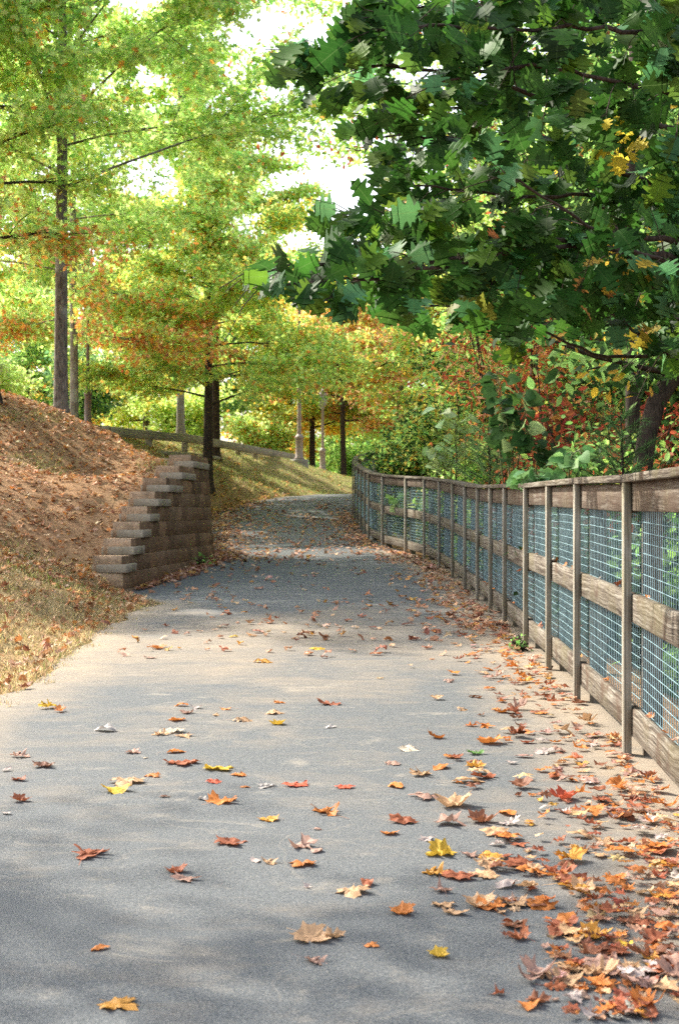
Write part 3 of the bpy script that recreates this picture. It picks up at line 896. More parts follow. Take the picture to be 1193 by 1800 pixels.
# ------------------------------------------------------------------ woods on the fence side
def shrub(name, label, cat, base, h, rad, n, size, pal, tmpl=T_oval, seed=0, stems=7, spread=.16, group=None, mat=None):
    rg = np.random.default_rng(seed)
    t = thing(name, label, cat, tuple(base), group)
    g = Geo(); segs = []
    base = np.array(base, float)
    for i in range(stems):
        az = rg.uniform(0, 6.28); lean = rg.uniform(.1, .9) * rad
        top = base + np.array([math.cos(az) * lean, math.sin(az) * lean, h * rg.uniform(.7, 1.05)])
        mid = base * .45 + top * .55 + rg.normal(0, .12, 3) * rad
        s = np.linspace(0, 1, 6)[:, None]
        pts = (1 - s) ** 2 * base + 2 * s * (1 - s) * mid + s ** 2 * top
        tube(g, pts, np.linspace(.022, .006, 6) * (h / 2.2) ** .5, 5, cap=False)
        for j in range(9):
            u = rg.uniform(.12, 1.0)
            q0 = (1 - u) ** 2 * base + 2 * u * (1 - u) * mid + u ** 2 * top
            d = rg.normal(0, 1, 3); d[2] = abs(d[2]) * .35; d /= np.linalg.norm(d)
            l = rad * rg.uniform(.3, .75)
            q1 = q0 + d * l
            tube(g, [q0, (q0 + q1) / 2 + rg.normal(0, .03, 3), q1], [.007, .005, .003], 4, cap=False)
            segs.append((q0, q1, l))
    child_local(g.build('stems', M_barkdark, t, True), t)
    g = Geo(); leaves_on(g, segs, int(n * 1.7), size, pal, tmpl, rg, spread=spread * 1.25, flat=.8)
    child_local(g.build('foliage', mat or M_leaf, t), t)
    return t
def rpt(x, y): return (x, y, float(terrain(x, y)) - .05)
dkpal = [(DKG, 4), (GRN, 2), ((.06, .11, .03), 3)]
ylpal = [(YG, 1.6), (GRN, 3), (YEL, 1.1), (LIME, .5), (GOLD, .7), (DKG, 4)]
redpal = [((.36, .07, .04), 4), (RUST, 2), (SAL, .8), (DKG, 1.5)]
SH = [
 ('leafy_shrub', 'dense yellow green shrub spilling over the fence at its bend', (2.3, 27.5), 3.4, 1.35, 9000, .10, ylpal, T_oval),
 ('leafy_shrub', 'tall dark green shrub with golden leaves behind the fence bend', (3.4, 31), 5.6, 1.7, 11000, .11, ylpal, T_oval),
 ('leafy_shrub', 'green shrub crowding the far end of the fence rail', (1.7, 33.5), 2.6, 1.1, 6000, .11, ylpal, T_oval),
 ('leafy_shrub', 'low bright green shrub beneath the yellow green shrub at the bend', (2.55, 24), 2.3, 1.0, 5500, .09, [(GRN, 3), (YG, 2), (LIME, 1)], T_oval),
 ('sumac_bush', 'red leaved bush standing over the middle of the fence', (3.1, 20), 3.6, .95, 1900, .17, redpal, T_sliver),
 ('sumac_bush', 'scarlet bush deep in the wood beside the leaning trunk', (4.3, 15.8), 2.9, .9, 3000, .09, redpal, T_oval),
 ('sumac_bush', 'salmon and red sprays high over the curve of the fence', (3.0, 23), 5.2, 1.0, 2600, .16, [(RED, 3), (SAL, 2), (ORG, 2), (GRN, 1)], T_sliver),
 ('sumac_bush', 'broad rust and crimson bush glowing deep behind the near panels', (5.2, 17.5), 4.6, 1.5, 5200, .14, [((.36, .07, .04), 4), (RUST, 2.5), (SAL, .8), (DKG, 3)], T_oval),
 ('sumac_bush', 'orange brown bush under the oak boughs at the picture edge', (5.0, 13.0), 3.4, 1.1, 4200, .10, [(RUST, 2), (ORG, .8), (DKG, 4), (GRN, 2)], T_oval),
 ('sumac_bush', 'dark red bush half hidden behind the dark green broad leaved vine', (3.4, 17.6), 3.0, 1.0, 3600, .11, [((.36, .07, .04), 4), (RUST, 2), (ORG, .6), (DKG, 2)], T_oval),
 ('sumac_bush', 'crimson bush between the straight slim trunk and the leaning trunk', (4.4, 14.4), 2.6, .8, 2600, .09, [((.34, .06, .04), 4), (RUST, 2), (DKG, 2)], T_oval),
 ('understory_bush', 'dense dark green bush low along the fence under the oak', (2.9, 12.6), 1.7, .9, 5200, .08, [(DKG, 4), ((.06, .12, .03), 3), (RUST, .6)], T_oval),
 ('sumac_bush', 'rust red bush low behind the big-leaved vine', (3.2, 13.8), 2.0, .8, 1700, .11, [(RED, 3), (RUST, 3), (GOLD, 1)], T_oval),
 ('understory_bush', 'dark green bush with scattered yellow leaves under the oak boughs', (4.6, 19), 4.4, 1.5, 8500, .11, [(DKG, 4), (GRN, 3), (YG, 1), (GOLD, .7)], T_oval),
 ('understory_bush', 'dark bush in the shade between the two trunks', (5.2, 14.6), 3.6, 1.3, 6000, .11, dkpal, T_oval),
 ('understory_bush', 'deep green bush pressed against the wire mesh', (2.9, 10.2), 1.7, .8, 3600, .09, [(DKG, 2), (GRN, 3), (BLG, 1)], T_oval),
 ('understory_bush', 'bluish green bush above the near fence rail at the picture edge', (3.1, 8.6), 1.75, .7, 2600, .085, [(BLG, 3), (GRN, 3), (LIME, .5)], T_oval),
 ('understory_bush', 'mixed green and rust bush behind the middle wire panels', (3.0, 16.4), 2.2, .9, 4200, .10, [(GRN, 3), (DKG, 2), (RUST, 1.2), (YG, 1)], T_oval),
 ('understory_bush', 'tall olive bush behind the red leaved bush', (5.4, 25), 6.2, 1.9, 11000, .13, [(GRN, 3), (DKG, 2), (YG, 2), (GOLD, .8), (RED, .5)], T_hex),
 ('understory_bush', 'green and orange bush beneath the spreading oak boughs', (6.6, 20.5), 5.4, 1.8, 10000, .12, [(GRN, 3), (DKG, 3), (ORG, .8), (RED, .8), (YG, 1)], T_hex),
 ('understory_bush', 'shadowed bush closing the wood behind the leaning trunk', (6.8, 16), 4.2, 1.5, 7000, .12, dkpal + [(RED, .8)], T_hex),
]
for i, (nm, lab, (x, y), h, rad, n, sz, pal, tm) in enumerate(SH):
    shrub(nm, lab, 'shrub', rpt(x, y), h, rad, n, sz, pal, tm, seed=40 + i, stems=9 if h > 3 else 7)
WT = [
 ((4.6, 29), 10, .15, (3.4, 3.0, 4.0), 6.6, 15000, .13, [(YG, 3), (GRN, 3), (LIME, 1), (RED, .7)], M_barkpale, 'sparse yellow green tree rising above the red leaved bush'),
 ((6.2, 36), 11, .17, (3.8, 3.4, 4.4), 7.0, 24000, .15, [(GRN, 3), (YG, 3), (YEL, 1)], M_barkdark, 'leafy tree towering behind the tall dark green shrub'),
 ((8.8, 27), 11, .18, (3.9, 3.5, 4.6), 6.6, 24000, .15, [(GRN, 3), (DKG, 2), (YG, 2), (ORG, .6)], M_barkdark, 'broad dark green tree deep behind the oak boughs'),
 ((10.5, 38), 12, .18, (4.4, 4, 5.0), 7.2, 26000, .16, [(GRN, 3), (YG, 2), (GOLD, 1)], M_barkdark, 'tall green tree closing the back of the wood'),
 ((5.6, 23), 10, .15, (3.0, 3, 4.2), 6.2, 20000, .13, [(GRN, 3), (DKG, 3), (YG, 1), (RUST, .6)], M_barkdark, 'deep green tree filling the gap behind the oak boughs'),
 ((7.4, 30), 12, .17, (3.8, 3.4, 5.0), 7.0, 20000, .14, [(GRN, 3), (DKG, 2), (YG, 1.5), (ORG, .5)], M_barkdark, 'second row green tree seen between the slim trunks'),
 ((12.5, 26), 11, .17, (3.8, 3.4, 4.8), 5.4, 18000, .15, [(GRN, 2), (DKG, 3), (YG, 1)], M_barkdark, 'far shadowed tree at the edge of the wood'),
 ((3.6, 33.5), 16.5, .13, (3.6, 2.6, 3.4), 12.4, 13000, .14, [(LIME, 3), (YG, 3), (GRN, 2), (RED, .7)], M_barkpale, 'tall thin tree with sparse lime sprays against the white sky'),
 ((8.2, 20), 9.5, .14, (3.0, 3, 4.0), 5.6, 20000, .14, [(GRN, 2), (DKG, 3), (RUST, 1)], M_barkdark, 'rust flecked tree behind the leaning trunk'),
 ((3.6, 44), 9, .14, (3.0, 3, 3.4), 5.6, 20000, .16, [(GOLD, 1), (SAL, 1.2), (YG, 3), (GRN, 2), (YEL, 1)], M_barkdark, 'peach and yellow green tree over the end of the fence'),
]
for i, ((x, y), h, r, cr, cz, n, sz, pal, bk, lab) in enumerate(WT):
    b = rpt(x, y)
    tree('woodland_tree', lab, 'tree', b, h, r, (x - (2.6 if h > 16 else 0), y, b[2] + cz), cr, n, sz, pal, tmpl=T_hex, bark=bk, seed=70 + i, n_limb=32, first=.16, up=-.1, spread=.34)

def trunk_tree(label, pts, rads, bark, seed):
    rg = np.random.default_rng(seed)
    t = thing('woodland_tree', label, 'tree', tuple(pts[0]))
    g = Geo(); tube(g, pts, rads, 12, wob=.06)
    segs = []
    for k in range(10):
        i = rg.integers(len(pts) // 2, len(pts) - 1)
        q0 = np.array(pts[i]); d = rg.normal(0, 1, 3); d[2] = abs(d[2]) * .6; d /= np.linalg.norm(d)
        q1 = q0 + d * rg.uniform(.8, 1.8)
        tube(g, [q0, (q0 + q1) / 2 + rg.normal(0, .08, 3), q1], [.03, .02, .006], 5, cap=False)
        segs.append((q0, q1, 1.0))
    child_local(g.build('trunk', bark, t, True), t)
    g = Geo(); leaves_on(g, segs, 1600, .12, [(GRN, 3), (DKG, 3), (GOLD, .6)], T_oval, rg, spread=.25)
    child_local(g.build('crown', M_leaf, t), t)
trunk_tree('dark leaning trunk curving upward behind the near fence panels', [P(1118, 960, 13.2), P(1125, 850, 13.2), P(1135, 770, 13.2), P(1152, 710, 13.3), P(1185, 660, 13.4), P(1230, 560, 13.6), P(1262, 380, 13.8), P(1280, 150, 14)],
           [.10, .095, .09, .088, .085, .08, .07, .05], M_barkdark, 90)
trunk_tree('straight slim trunk standing in shadow beside the leaning trunk', [P(1108, 980, 16), P(1110, 800, 16), P(1112, 600, 16), P(1108, 400, 16), P(1112, 200, 16), P(1114, 20, 16)], [.09, .085, .08, .07, .06, .05], M_barkdark, 91)

# big-leaved plants poking above and through the fence
def bigleaf(name, label, stems, pal, seed, size=.2):
    rg = np.random.default_rng(seed)
    b = stems[0][0]
    t = thing(name, label, 'plant', tuple(b))
    g = Geo(); gl = Geo()
    for st in stems:
        pts = np.array([tuple(p) for p in st]); m = len(pts)
        tube(g, pts, np.linspace(.011, .004, m), 5, cap=False)
        s = np.linspace(0, 1, m)
        n = 18
        u = np.linspace(.3, 1, n)
        pos0 = np.stack([np.interp(u, s, pts[:, k]) for k in range(3)], 1)
        ax = rg.normal(0, .8, (n, 3)); ax[:, 2] = -.3 + rg.normal(0, .25, n); ax[:, 1] -= .25
        ax /= np.linalg.norm(ax, axis=1)[:, None]
        pos = pos0 + ax * .07
        for a_, b_ in zip(pos0, pos): tube(g, [a_, (a_ + b_) / 2 + np.array([0, 0, .015]), b_], [.004, .003, .003], 4, cap=False)
        nr = rg.normal(0, .5, (n, 3)); nr[:, 2] += .6; nr[:, 1] -= .45
        scatter(gl, T_heart, pos, ax, nr, size * rg.uniform(.6, 1.2, n), pick(pal, n, rg, .2))
    child_local(g.build('stems', M_grassstem, t, True), t)
    child_local(gl.build('leaves', M_oak, t, True), t)
M_grassstem = flat_noise('green_stem', (.09, .12, .04), (.16, .18, .07), 20)
def stem(px, Y, *ptsp): return [P(px, 930, Y + .3)] + [P(a_, b_, Y) for a_, b_ in ptsp]
bigleaf('broad_leaf_plant', 'dark green broad leaved vine hanging over the middle of the fence', [stem(905, 15.3, (890, 790), (880, 700), (872, 655)), stem(900, 15.2, (915, 760), (925, 715), (905, 680)), stem(893, 15.6, (875, 770), (868, 700), (882, 665)), stem(930, 15.0, (945, 800), (935, 770), (915, 745)), stem(910, 15.2, (900, 800), (890, 740), (880, 720))],
        [((.030, .075, .022), 5), ((.07, .15, .04), 2), ((.30, .44, .18), .8)], 95, .17)
bigleaf('broad_leaf_plant', 'pale green broad leaved sapling over the curve of the fence', [stem(800, 22, (790, 800), (780, 745), (770, 715)), stem(790, 22.2, (779, 820), (770, 795), (758, 785)), stem(815, 22, (818, 790), (815, 755), (822, 735))], [((.46, .60, .30), 3), ((.30, .46, .17), 2)], 96, .22)
bigleaf('broad_leaf_plant', 'low broad leaved seedlings showing just above the fence cap rail', [stem(955, 12.0, (950, 850), (945, 838), (938, 828)), stem(935, 12.4, (930, 850), (925, 840), (928, 832)), stem(995, 12.0, (1000, 820), (1005, 800), (1020, 790))], [((.18, .34, .13), 3), ((.10, .22, .08), 2)], 97, .13)
bigleaf('broad_leaf_plant', 'pale leaves pushing through the wire where the fence bends', [stem(702, 26.2, (700, 890), (697, 875), (692, 872)), stem(737, 24.6, (735, 895), (734, 885), (732, 880))], [((.34, .46, .20), 3), ((.22, .36, .12), 1)], 98, .2)

def feather(name, label, base, h, seed, pal):
    rg = np.random.default_rng(seed)
    t = thing(name, label, 'conifer', tuple(base))
    g = Geo(); gl = Geo(); segs = []
    base = np.array(tuple(base))
    tube(g, [base, base + np.array([.02, 0, h * .5]), base + np.array([0, 0, h])], [.018, .012, .004], 6)
    for i in range(26):
        z = h * (.2 + .78 * i / 26)
        az = i * 2.4; l = (h - z) * .5 + .12
        q0 = base + np.array([0, 0, z]); q1 = q0 + np.array([math.cos(az) * l, math.sin(az) * l, l * .55])
        tube(g, [q0, q1], [.006, .002], 4, cap=False); segs.append((q0, q1, l))
    child_local(g.build('trunk', M_barkdark, t), t)
    n = 3600
    w = np.array([s[2] for s in segs]); w /= w.sum(); si = rg.choice(len(segs), n, p=w)
    A = np.array([s[0] for s in segs])[si]; B = np.array([s[1] for s in segs])[si]
    pos = A + (B - A) * rg.random((n, 1))
    ax = (B - A) / np.linalg.norm(B - A, axis=1)[:, None] + rg.normal(0, .6, (n, 3))
    scatter(gl, (np.array([(-.018, 0, 0), (.018, 0, 0), (0, 1, 0)]), [np.array([[0, 1, 2]])], np.zeros((3, 2))), pos, ax, rg.normal(0, 1, (n, 3)), .11 * rg.uniform(.6, 1.2, n), pick(pal, n, rg))
    child_local(gl.build('needles', M_leaf, t), t)
feather('pine_sapling', 'feathery pine sapling just behind the middle fence rail', P(858, 895, 17), 1.0, 100, [((.16, .27, .10), 3), ((.09, .18, .07), 2)])
feather('pine_sapling', 'yellowish feathery pine sapling beside the pale broad leaved sapling', P(800, 880, 21.5), 1.2, 101, [((.24, .30, .06), 3), ((.14, .22, .05), 2)])
feather('pine_sapling', 'small pine sapling in shade before the leaning trunk', P(1090, 930, 12.2), 1.0, 102, [((.07, .15, .05), 3), ((.04, .09, .03), 2)])

# distant pine against the sky
t = thing('pine_tree', 'distant pine with thin needled boughs against the white sky', 'tree', (2.6, 62, float(terrain(2.6, 62))))
g = Geo(); b = np.array([2.6, 62, float(terrain(2.6, 62))]); hh = 15.8
tube(g, [b, b + np.array([.1, 0, 8]), b + np.array([0, 0, hh])], [.2, .13, .03], 8)
segs = []; rg = np.random.default_rng(110)
for i in range(22):
    z = 9.5 + 6.2 * i / 22; az = i * 2.4; l = (hh - z) * .22 + .5
    q0 = b + np.array([0, 0, z]); q1 = q0 + np.array([math.cos(az) * l, math.sin(az) * l, .25 * l]); tube(g, [q0, q1], [.03, .01], 4, cap=False); segs += [(q0 * .5 + q1 * .5, q1, l)]
child_local(g.build('trunk', M_bark, t), t)
gl = Geo(); n = 2600; si = rg.choice(len(segs), n)
A = np.array([s[0] for s in segs])[si]; B = np.array([s[1] for s in segs])[si]
scatter(gl, (np.array([(-.05, 0, 0), (.05, 0, 0), (0, 1, 0)]), [np.array([[0, 1, 2]])], np.zeros((3, 2))), A + (B - A) * np.round(rg.random((n, 1)) * 3) / 3, rg.normal(0, 1, (n, 3)) + np.array([0, 0, .4]), rg.normal(0, 1, (n, 3)), .38 * rg.uniform(.6, 1.2, n), pick([((.20, .26, .10), 2), ((.36, .28, .10), 1)], n, rg))
child_local(gl.build('needles', M_leaf, t), t)

# far woods as one mass behind everything
g = Geo(); n = 90000
rgf = np.random.default_rng(120)
th = rgf.uniform(-1.0, .95, n); rr_ = rgf.uniform(92, 112, n)
X = np.sin(th) * rr_; Yv = np.cos(th) * rr_
hgt = 6.5 + 2.5 * np.sin(th * 23) + 1.5 * np.sin(th * 61 + 1) + np.where(X > 8, 4, 0)
Z = EYE - 1 + rgf.random(n) ** .8 * hgt
scatter(g, T_hex, np.c_[X, Yv, Z], rgf.normal(0, 1, (n, 3)), rgf.normal(0, 1, (n, 3)) + np.array([0, -.3, .5]), .5 * rgf.uniform(.6, 1.3, n), pick([(YG, 3), (GRN, 3), (YEL, 1), (LIME, 2), (BLG, 1)], n, rgf))
tag(g.build('far_woods', M_leaf), 'far off yellow green woodland beyond the path and the field', 'woods', kind='stuff')
# sunny shrubs beyond the mound
for i, (x, y, h, rad, pal, lab) in enumerate([(-9.2, 50, 2.6, 1.5, [(BLG, 3), (GRN, 2), (LIME, 1)], 'bluish green shrub in sun behind the dark brown lamp post'), (-11.6, 47, 2.2, 1.4, [(LIME, 3), (YG, 2), ((.5, .5, .3), 2)], 'pale sunlit shrub in the gap beside the tall oak trunk'),
                                         (-6.6, 58, 2.4, 1.6, [(YG, 3), (LIME, 2), (YEL, 1)], 'sunlit yellow green shrub behind the guard rail start'), (-3.4, 62, 2.2, 1.5, [(YG, 2), (LIME, 2), (ORG, .6)], 'sunlit shrub behind the far half of the guard rail'), (1.2, 66, 2.0, 1.4, [(GRN, 3), (YG, 2)], 'green shrub at the foot of the peach crowned maple')]):
    shrub('sunlit_shrub', lab, 'shrub', (x, y, float(terrain(x, y)) - .05), h, rad, 5000, .17, pal, T_hex, seed=130 + i, spread=.2)

# ------------------------------------------------------------------ the near oak over the path
T_oakn = leaf_template('blackoak', .14, .28)
T_oakn[0][:, 0] *= 1.08
POLY = [(470, 70), (560, 60), (600, -200), (1700, -200), (1700, 690), (1193, 660), (1100, 600), (1010, 570), (900, 600), (860, 640), (800, 585), (690, 575), (655, 560), (560, 530), (425, 520), (400, 455), (430, 420), (560, 400),
        (585, 345), (650, 340), (720, 380), (690, 330), (645, 260), (590, 215), (500, 210)]
def inpoly(x, y, poly):
    c = False; j = len(poly) - 1
    for i in range(len(poly)):
        xi, yi = poly[i]; xj, yj = poly[j]
        if (yi > y) != (yj > y) and x < (xj - xi) * (y - yi) / (yj - yi) + xi: c = not c
        j = i
    return c
oak = thing('red_oak_tree', 'red oak with big dark green lobed leaves reaching over the fence', 'tree', rpt(4.4, 10.8))
rg = np.random.default_rng(150)
g = Geo(); gl = Geo()
ob = np.array(rpt(4.4, 10.8))
tpts = [ob + np.array([0, 0, z]) + np.array([.06 * math.sin(z), .05 * math.cos(z * 1.3), 0]) for z in np.linspace(-.2, 9, 12)]
tube(g, tpts, np.linspace(.26, .08, 12), 14, wob=.05)
LIMBS = [
 [(1193, 425, 8.8), (1050, 410, 8.2), (900, 440, 7.7), (760, 462, 7.3), (600, 462, 6.9), (440, 478, 6.6)],
 [(1193, 500, 9.6), (1050, 520, 9.2), (900, 480, 8.7), (780, 430, 8.3), (690, 395, 8.0), (600, 372, 7.7)],
 [(1193, 60, 7.6), (1030, 45, 7.2), (880, 60, 7.0), (720, 40, 6.8), (600, 75, 6.7)],
 [(1193, 270, 8.4), (1000, 190, 7.8), (850, 140, 7.3), (680, 112, 7.0), (505, 112, 6.7)],
 [(1193, 340, 9.2), (1020, 280, 8.8), (880, 250, 8.4), (760, 240, 8.1), (650, 235, 7.8)],
 [(1193, 560, 10.4), (1000, 560, 10.0), (850, 540, 9.6), (700, 540, 9.2)],
 [(1193, 610, 10.2), (1080, 640, 10.0), (960, 585, 9.6), (880, 560, 9.3)],
 [(1193, 160, 8.0), (1080, 150, 7.5), (960, 110, 7.2), (860, 120, 7.0), (760, 150, 6.8)],
 [(1193, -60, 7.8), (1000, -40, 7.3), (850, -20, 7.1), (700, -30, 6.9)],
 [(1193, 380, 9.0), (1060, 340, 8.6), (950, 350, 8.3), (830, 340, 8.0), (720, 320, 7.7)],
 [(1193, 640, 9.6), (1140, 600, 9.2), (1080, 560, 9.0), (1010, 470, 8.6)],
 [(1193, 230, 10.6), (1060, 200, 10.2), (920, 180, 9.9), (790, 190, 9.6), (690, 200, 9.4)],
 [(1193, 20, 10.2), (1050, 10, 9.8), (920, 20, 9.5), (800, 10, 9.3), (680, 20, 9.1)],
 [(1193, 450, 8.6), (1000, 430, 8.0), (800, 465, 7.3), (620, 492, 6.8), (520, 500, 6.6), (432, 500, 6.45)],
 [(1193, 470, 7.9), (1100, 440, 7.5), (1010, 380, 7.3), (930, 330, 7.1), (870, 300, 7.0)],
]
lp, la, ln_, ls = [], [], [], []
for L in LIMBS:
    p = [np.array(tuple(P(*q))) for q in L]
    zroot = p[0][2] - .35
    root = np.array([np.interp(zroot, [q[2] for q in tpts], [q[0] for q in tpts]), np.interp(zroot, [q[2] for q in tpts], [q[1] for q in tpts]), zroot])
    p = [root, (root * .5 + p[0] * .5) + np.array([0, 0, .06])] + p
    p = np.array(p)
    s = np.r_[0, np.cumsum(np.linalg.norm(np.diff(p, axis=0), axis=1))]
    sf = np.arange(0, s[-1], .12)
    q = np.stack([np.interp(sf, s, p[:, k]) for k in range(3)], 1)
    ker = np.ones(5) / 5
    qs = q.copy()
    for k in range(3): qs[2:-2, k] = np.convolve(q[:, k], ker, 'same')[2:-2]
    qs += rg.normal(0, .008, qs.shape)
    rad = np.interp(sf / s[-1], [0, .4, 1], [.05, .022, .005])
    tube(g, qs, rad, 6, cap=False)
    i0 = np.searchsorted(sf, s[1])
    dirL = (qs[-1] - qs[i0]); dirL /= np.linalg.norm(dirL)
    qpx = 596.5 + F * qs[:, 0] / qs[:, 1]; qpy = 901 - F * (qs[:, 2] - EYE) / qs[:, 1]
    for i in range(i0, len(qs), 1):
        for rep in range(1 if rg.random() < .8 else 2):
            side = rg.choice([-1, 1])
            d = dirL * rg.uniform(.3, .9) + np.array([0, side * rg.uniform(.2, 1), rg.uniform(-.75, .45)]) + rg.normal(0, .2, 3)
            d /= np.linalg.norm(d); l = rg.uniform(.12, .48)
            a_ = qs[i]; b_ = a_ + d * l
            m_ = (a_ + b_) / 2 + np.array([0, 0, .03])
            if not inpoly(qpx[i], qpy[i], POLY): continue
            tube(g, [a_, m_, b_], [.0035, .0028, .002], 4, cap=False)
            k = rg.integers(4, 8)
            for _ in range(k):
                u = rg.uniform(.35, 1) if _ else 1.0
                pos = a_ + (b_ - a_) * u
                ax = d * .55 + rg.normal(0, .55, 3) + np.array([0, 0, -.45])
                ax /= np.linalg.norm(ax)
                pb = pos + ax * .035
                c_ = pb + ax * .08
                px_ = 596.5 + F * c_[0] / c_[1]; py_ = 901 - F * (c_[2] - EYE) / c_[1]
                if not inpoly(px_ + rg.normal(0, 12), py_ + rg.normal(0, 12), POLY): continue
                tube(g, [pos, pb], [.0018, .0012], 3, cap=False)
                lp.append(pb); la.append(ax); ls.append(.172 * rg.uniform(.62, 1.18))
                nn = rg.normal(0, .5, 3) + np.array([0, -.85, .45]); ln_.append(nn)
lp, la, ln_, ls = map(np.array, (lp, la, ln_, ls))
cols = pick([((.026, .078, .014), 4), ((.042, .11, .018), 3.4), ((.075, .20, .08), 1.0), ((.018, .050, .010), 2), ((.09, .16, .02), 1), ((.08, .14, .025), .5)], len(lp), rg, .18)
pxs = 596.5 + F * lp[:, 0] / lp[:, 1]; pys = 901 - F * (lp[:, 2] - EYE) / lp[:, 1]
for (cx, cy_, rad, cc_, pr) in [(1085, 245, 42, (.62, .50, .06), .6), (905, 430, 26, (.33, .11, .04), .35), (1090, 470, 60, (.40, .28, .04), .2), (1040, 540, 60, (.28, .14, .04), .22), (830, 560, 60, (.16, .17, .03), .5),
                            (1100, 620, 60, (.30, .24, .03), .35), (505, 150, 22, (.26, .09, .04), .5), (960, 600, 50, (.36, .30, .04), .35)]:
    k = (np.hypot(pxs - cx, pys - cy_) < rad) & (rg.random(len(lp)) < pr)
    ls[k] *= .72
    cols[k] = np.array(cc_) * rg.uniform(.8, 1.2, (k.sum(), 1))
print('oak leaves', len(lp))
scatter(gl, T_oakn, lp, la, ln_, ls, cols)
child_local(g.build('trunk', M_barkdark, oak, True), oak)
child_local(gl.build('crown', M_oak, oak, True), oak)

# ------------------------------------------------------------------ grass and hillside litter (nobody could count these)
rg = np.random.default_rng(200)
T_blade = (np.array([(-.06, 0, 0), (.06, 0, 0), (.035, .6, .08), (0, 1, .25), (-.035, .6, .08)]), [np.array([[0, 1, 2, 3, 4]])], np.zeros((5, 2)))
def blades(name, label, x, y, size, pal):
    n = len(x)
    pos = np.c_[x, y, terrain(x, y) - .005]
    ax = rg.normal(0, .5, (n, 3)); ax[:, 2] = rg.uniform(.25, 1.2, n)
    gg = Geo(); scatter(gg, T_blade, pos, ax, rg.normal(0, 1, (n, 3)), size * rg.uniform(.5, 1.35, n), pick(pal, n, rg, .22))
    tag(gg.build(name, M_grass), label, 'grass', kind='stuff')
n = 84000
y = np.where(rg.random(n) < .72, 8.2 + 10.3 * rg.random(n) ** .9, rg.uniform(1.5, 8.2, n)); d = rg.random(n) ** 1.35 * 3.2 - .05 - .14 * np.clip(np.sin(y * 9) * np.sin(y * 3.7 + 1), 0, 1)
x = Lx(np.minimum(y, 17.2)) - d
keep = rg.random(n) < np.clip(.25 + .75 * (np.sin(x * 7 + 2 * np.sin(y * 4)) * np.sin(y * 5 + x) > -.25), 0, 1) * sstep(3.3, 1.0, d)
keep &= ~((y > 17.85) & (x > face(y) - .42))
blades('verge_grass', 'straw coloured and green grass along the path verge before the wall', x[keep], y[keep], .056, [((.58, .44, .25), 4), ((.46, .34, .18), 3), ((.28, .30, .10), 1.3), ((.66, .53, .34), 3)])
n = 60000
y = rg.uniform(16, 28, n); x = Lx(y) - .35 - rg.random(n) * 5.5
inw = (y > 17.7) & (y < 25.3); keep = (~inw | (x < face(y) - .5)) & (rg.random(n) < np.clip(greenness(x, y) * 2.3 + .10, 0, 1))
blades('slope_grass', 'thin tufts of green grass showing between leaves on the slope', x[keep], y[keep], .075, [((.28, .32, .09), 3), ((.20, .26, .07), 2), ((.58, .46, .24), 3)])
n = 80000
y = 33 + 28 * rg.random(n) ** 1.1; x = np.minimum(Lx(y), 1.5) - .05 - rg.random(n) * 6
keep = rg.random(n) < np.clip(greenness(x, y) + .25, .1, 1)
blades('bank_grass', 'short green grass on the far bank below the guard rail', x[keep], y[keep], .08, [((.38, .43, .16), 3), ((.28, .35, .11), 3), ((.54, .48, .22), 1.5)])

# ------------------------------------------------------------------ fallen leaves
def fallen_template(kind, seed, nin=3):
    """leaf sheet with rings so that it can curl and crumple, plus a thin stalk"""
    rg = np.random.default_rng(seed)
    H = outline(kind)
    pts = [(x, y) for x, y in H] + [(-x, y) for x, y in H[1:-1]][::-1]
    # densify
    o = np.array(pts, float); q = []
    for i in range(len(o)):
        a_, b_ = o[i], o[(i + 1) % len(o)]
        q += [a_, (a_ + b_) / 2 + rg.normal(0, .006, 2)]
    o = np.array(q); m = len(o)
    c = np.array([0, .40])
    rings = [c + (o - c) * f for f in (1.0, .72, .42)]
    V = np.concatenate(rings + [c[None]])
    F4 = [(r * m + i, r * m + (i + 1) % m, (r + 1) * m + (i + 1) % m, (r + 1) * m + i) for r in range(2) for i in range(m)]
    F3 = [(2 * m + i, 2 * m + (i + 1) % m, 3 * m) for i in range(m)]
    x, y = V[:, 0], V[:, 1] - .42
    a_ = rg.uniform(-.5, 1.0); b_ = rg.uniform(-.8, .6); cxy = rg.uniform(-.6, .6)
    z = a_ * x ** 2 + b_ * y ** 2 + cxy * x * y + .06 * np.sin(x * 15 + rg.uniform(0, 6)) * np.cos(y * 12 + rg.uniform(0, 6)) + rg.normal(0, .009, len(x)) + .10 * np.abs(x) * rg.uniform(-1, 1)
    rad = np.hypot(x, y)
    z += rg.uniform(-.4, .5) * np.clip(rad - .22, 0, 1) * (1 + np.sin(np.arctan2(y, x) * 2 + rg.uniform(0, 6)))
    V3 = np.c_[x, y, z]
    V3[:, 2] -= np.percentile(V3[:, 2], 14)
    V3[:, 2] = np.maximum(V3[:, 2], .004)
    fs = [np.array(F4), np.array(F3)]
    # stalk
    n0 = len(V3); z0_ = V3[np.argmin(np.abs(V3[:, 1] + .42) + np.abs(V3[:, 0]))][2]
    sl = rg.uniform(.2, .6); sx = rg.uniform(-.2, .2)
    st = [(-.008, -.42, z0_ + .004), (.008, -.42, z0_ + .004), (.007 + sx * .5, -.42 - sl * .5, max(z0_ * .5, .02)), (-.007 + sx * .5, -.42 - sl * .5, max(z0_ * .5, .02)), (.006 + sx, -.42 - sl, .008), (-.006 + sx, -.42 - sl, .008)]
    V3 = np.r_[V3, np.array(st)]
    fs[0] = np.r_[fs[0], np.array([(n0, n0 + 1, n0 + 2, n0 + 3), (n0 + 3, n0 + 2, n0 + 4, n0 + 5)])]
    return V3, fs
fmesh = {}
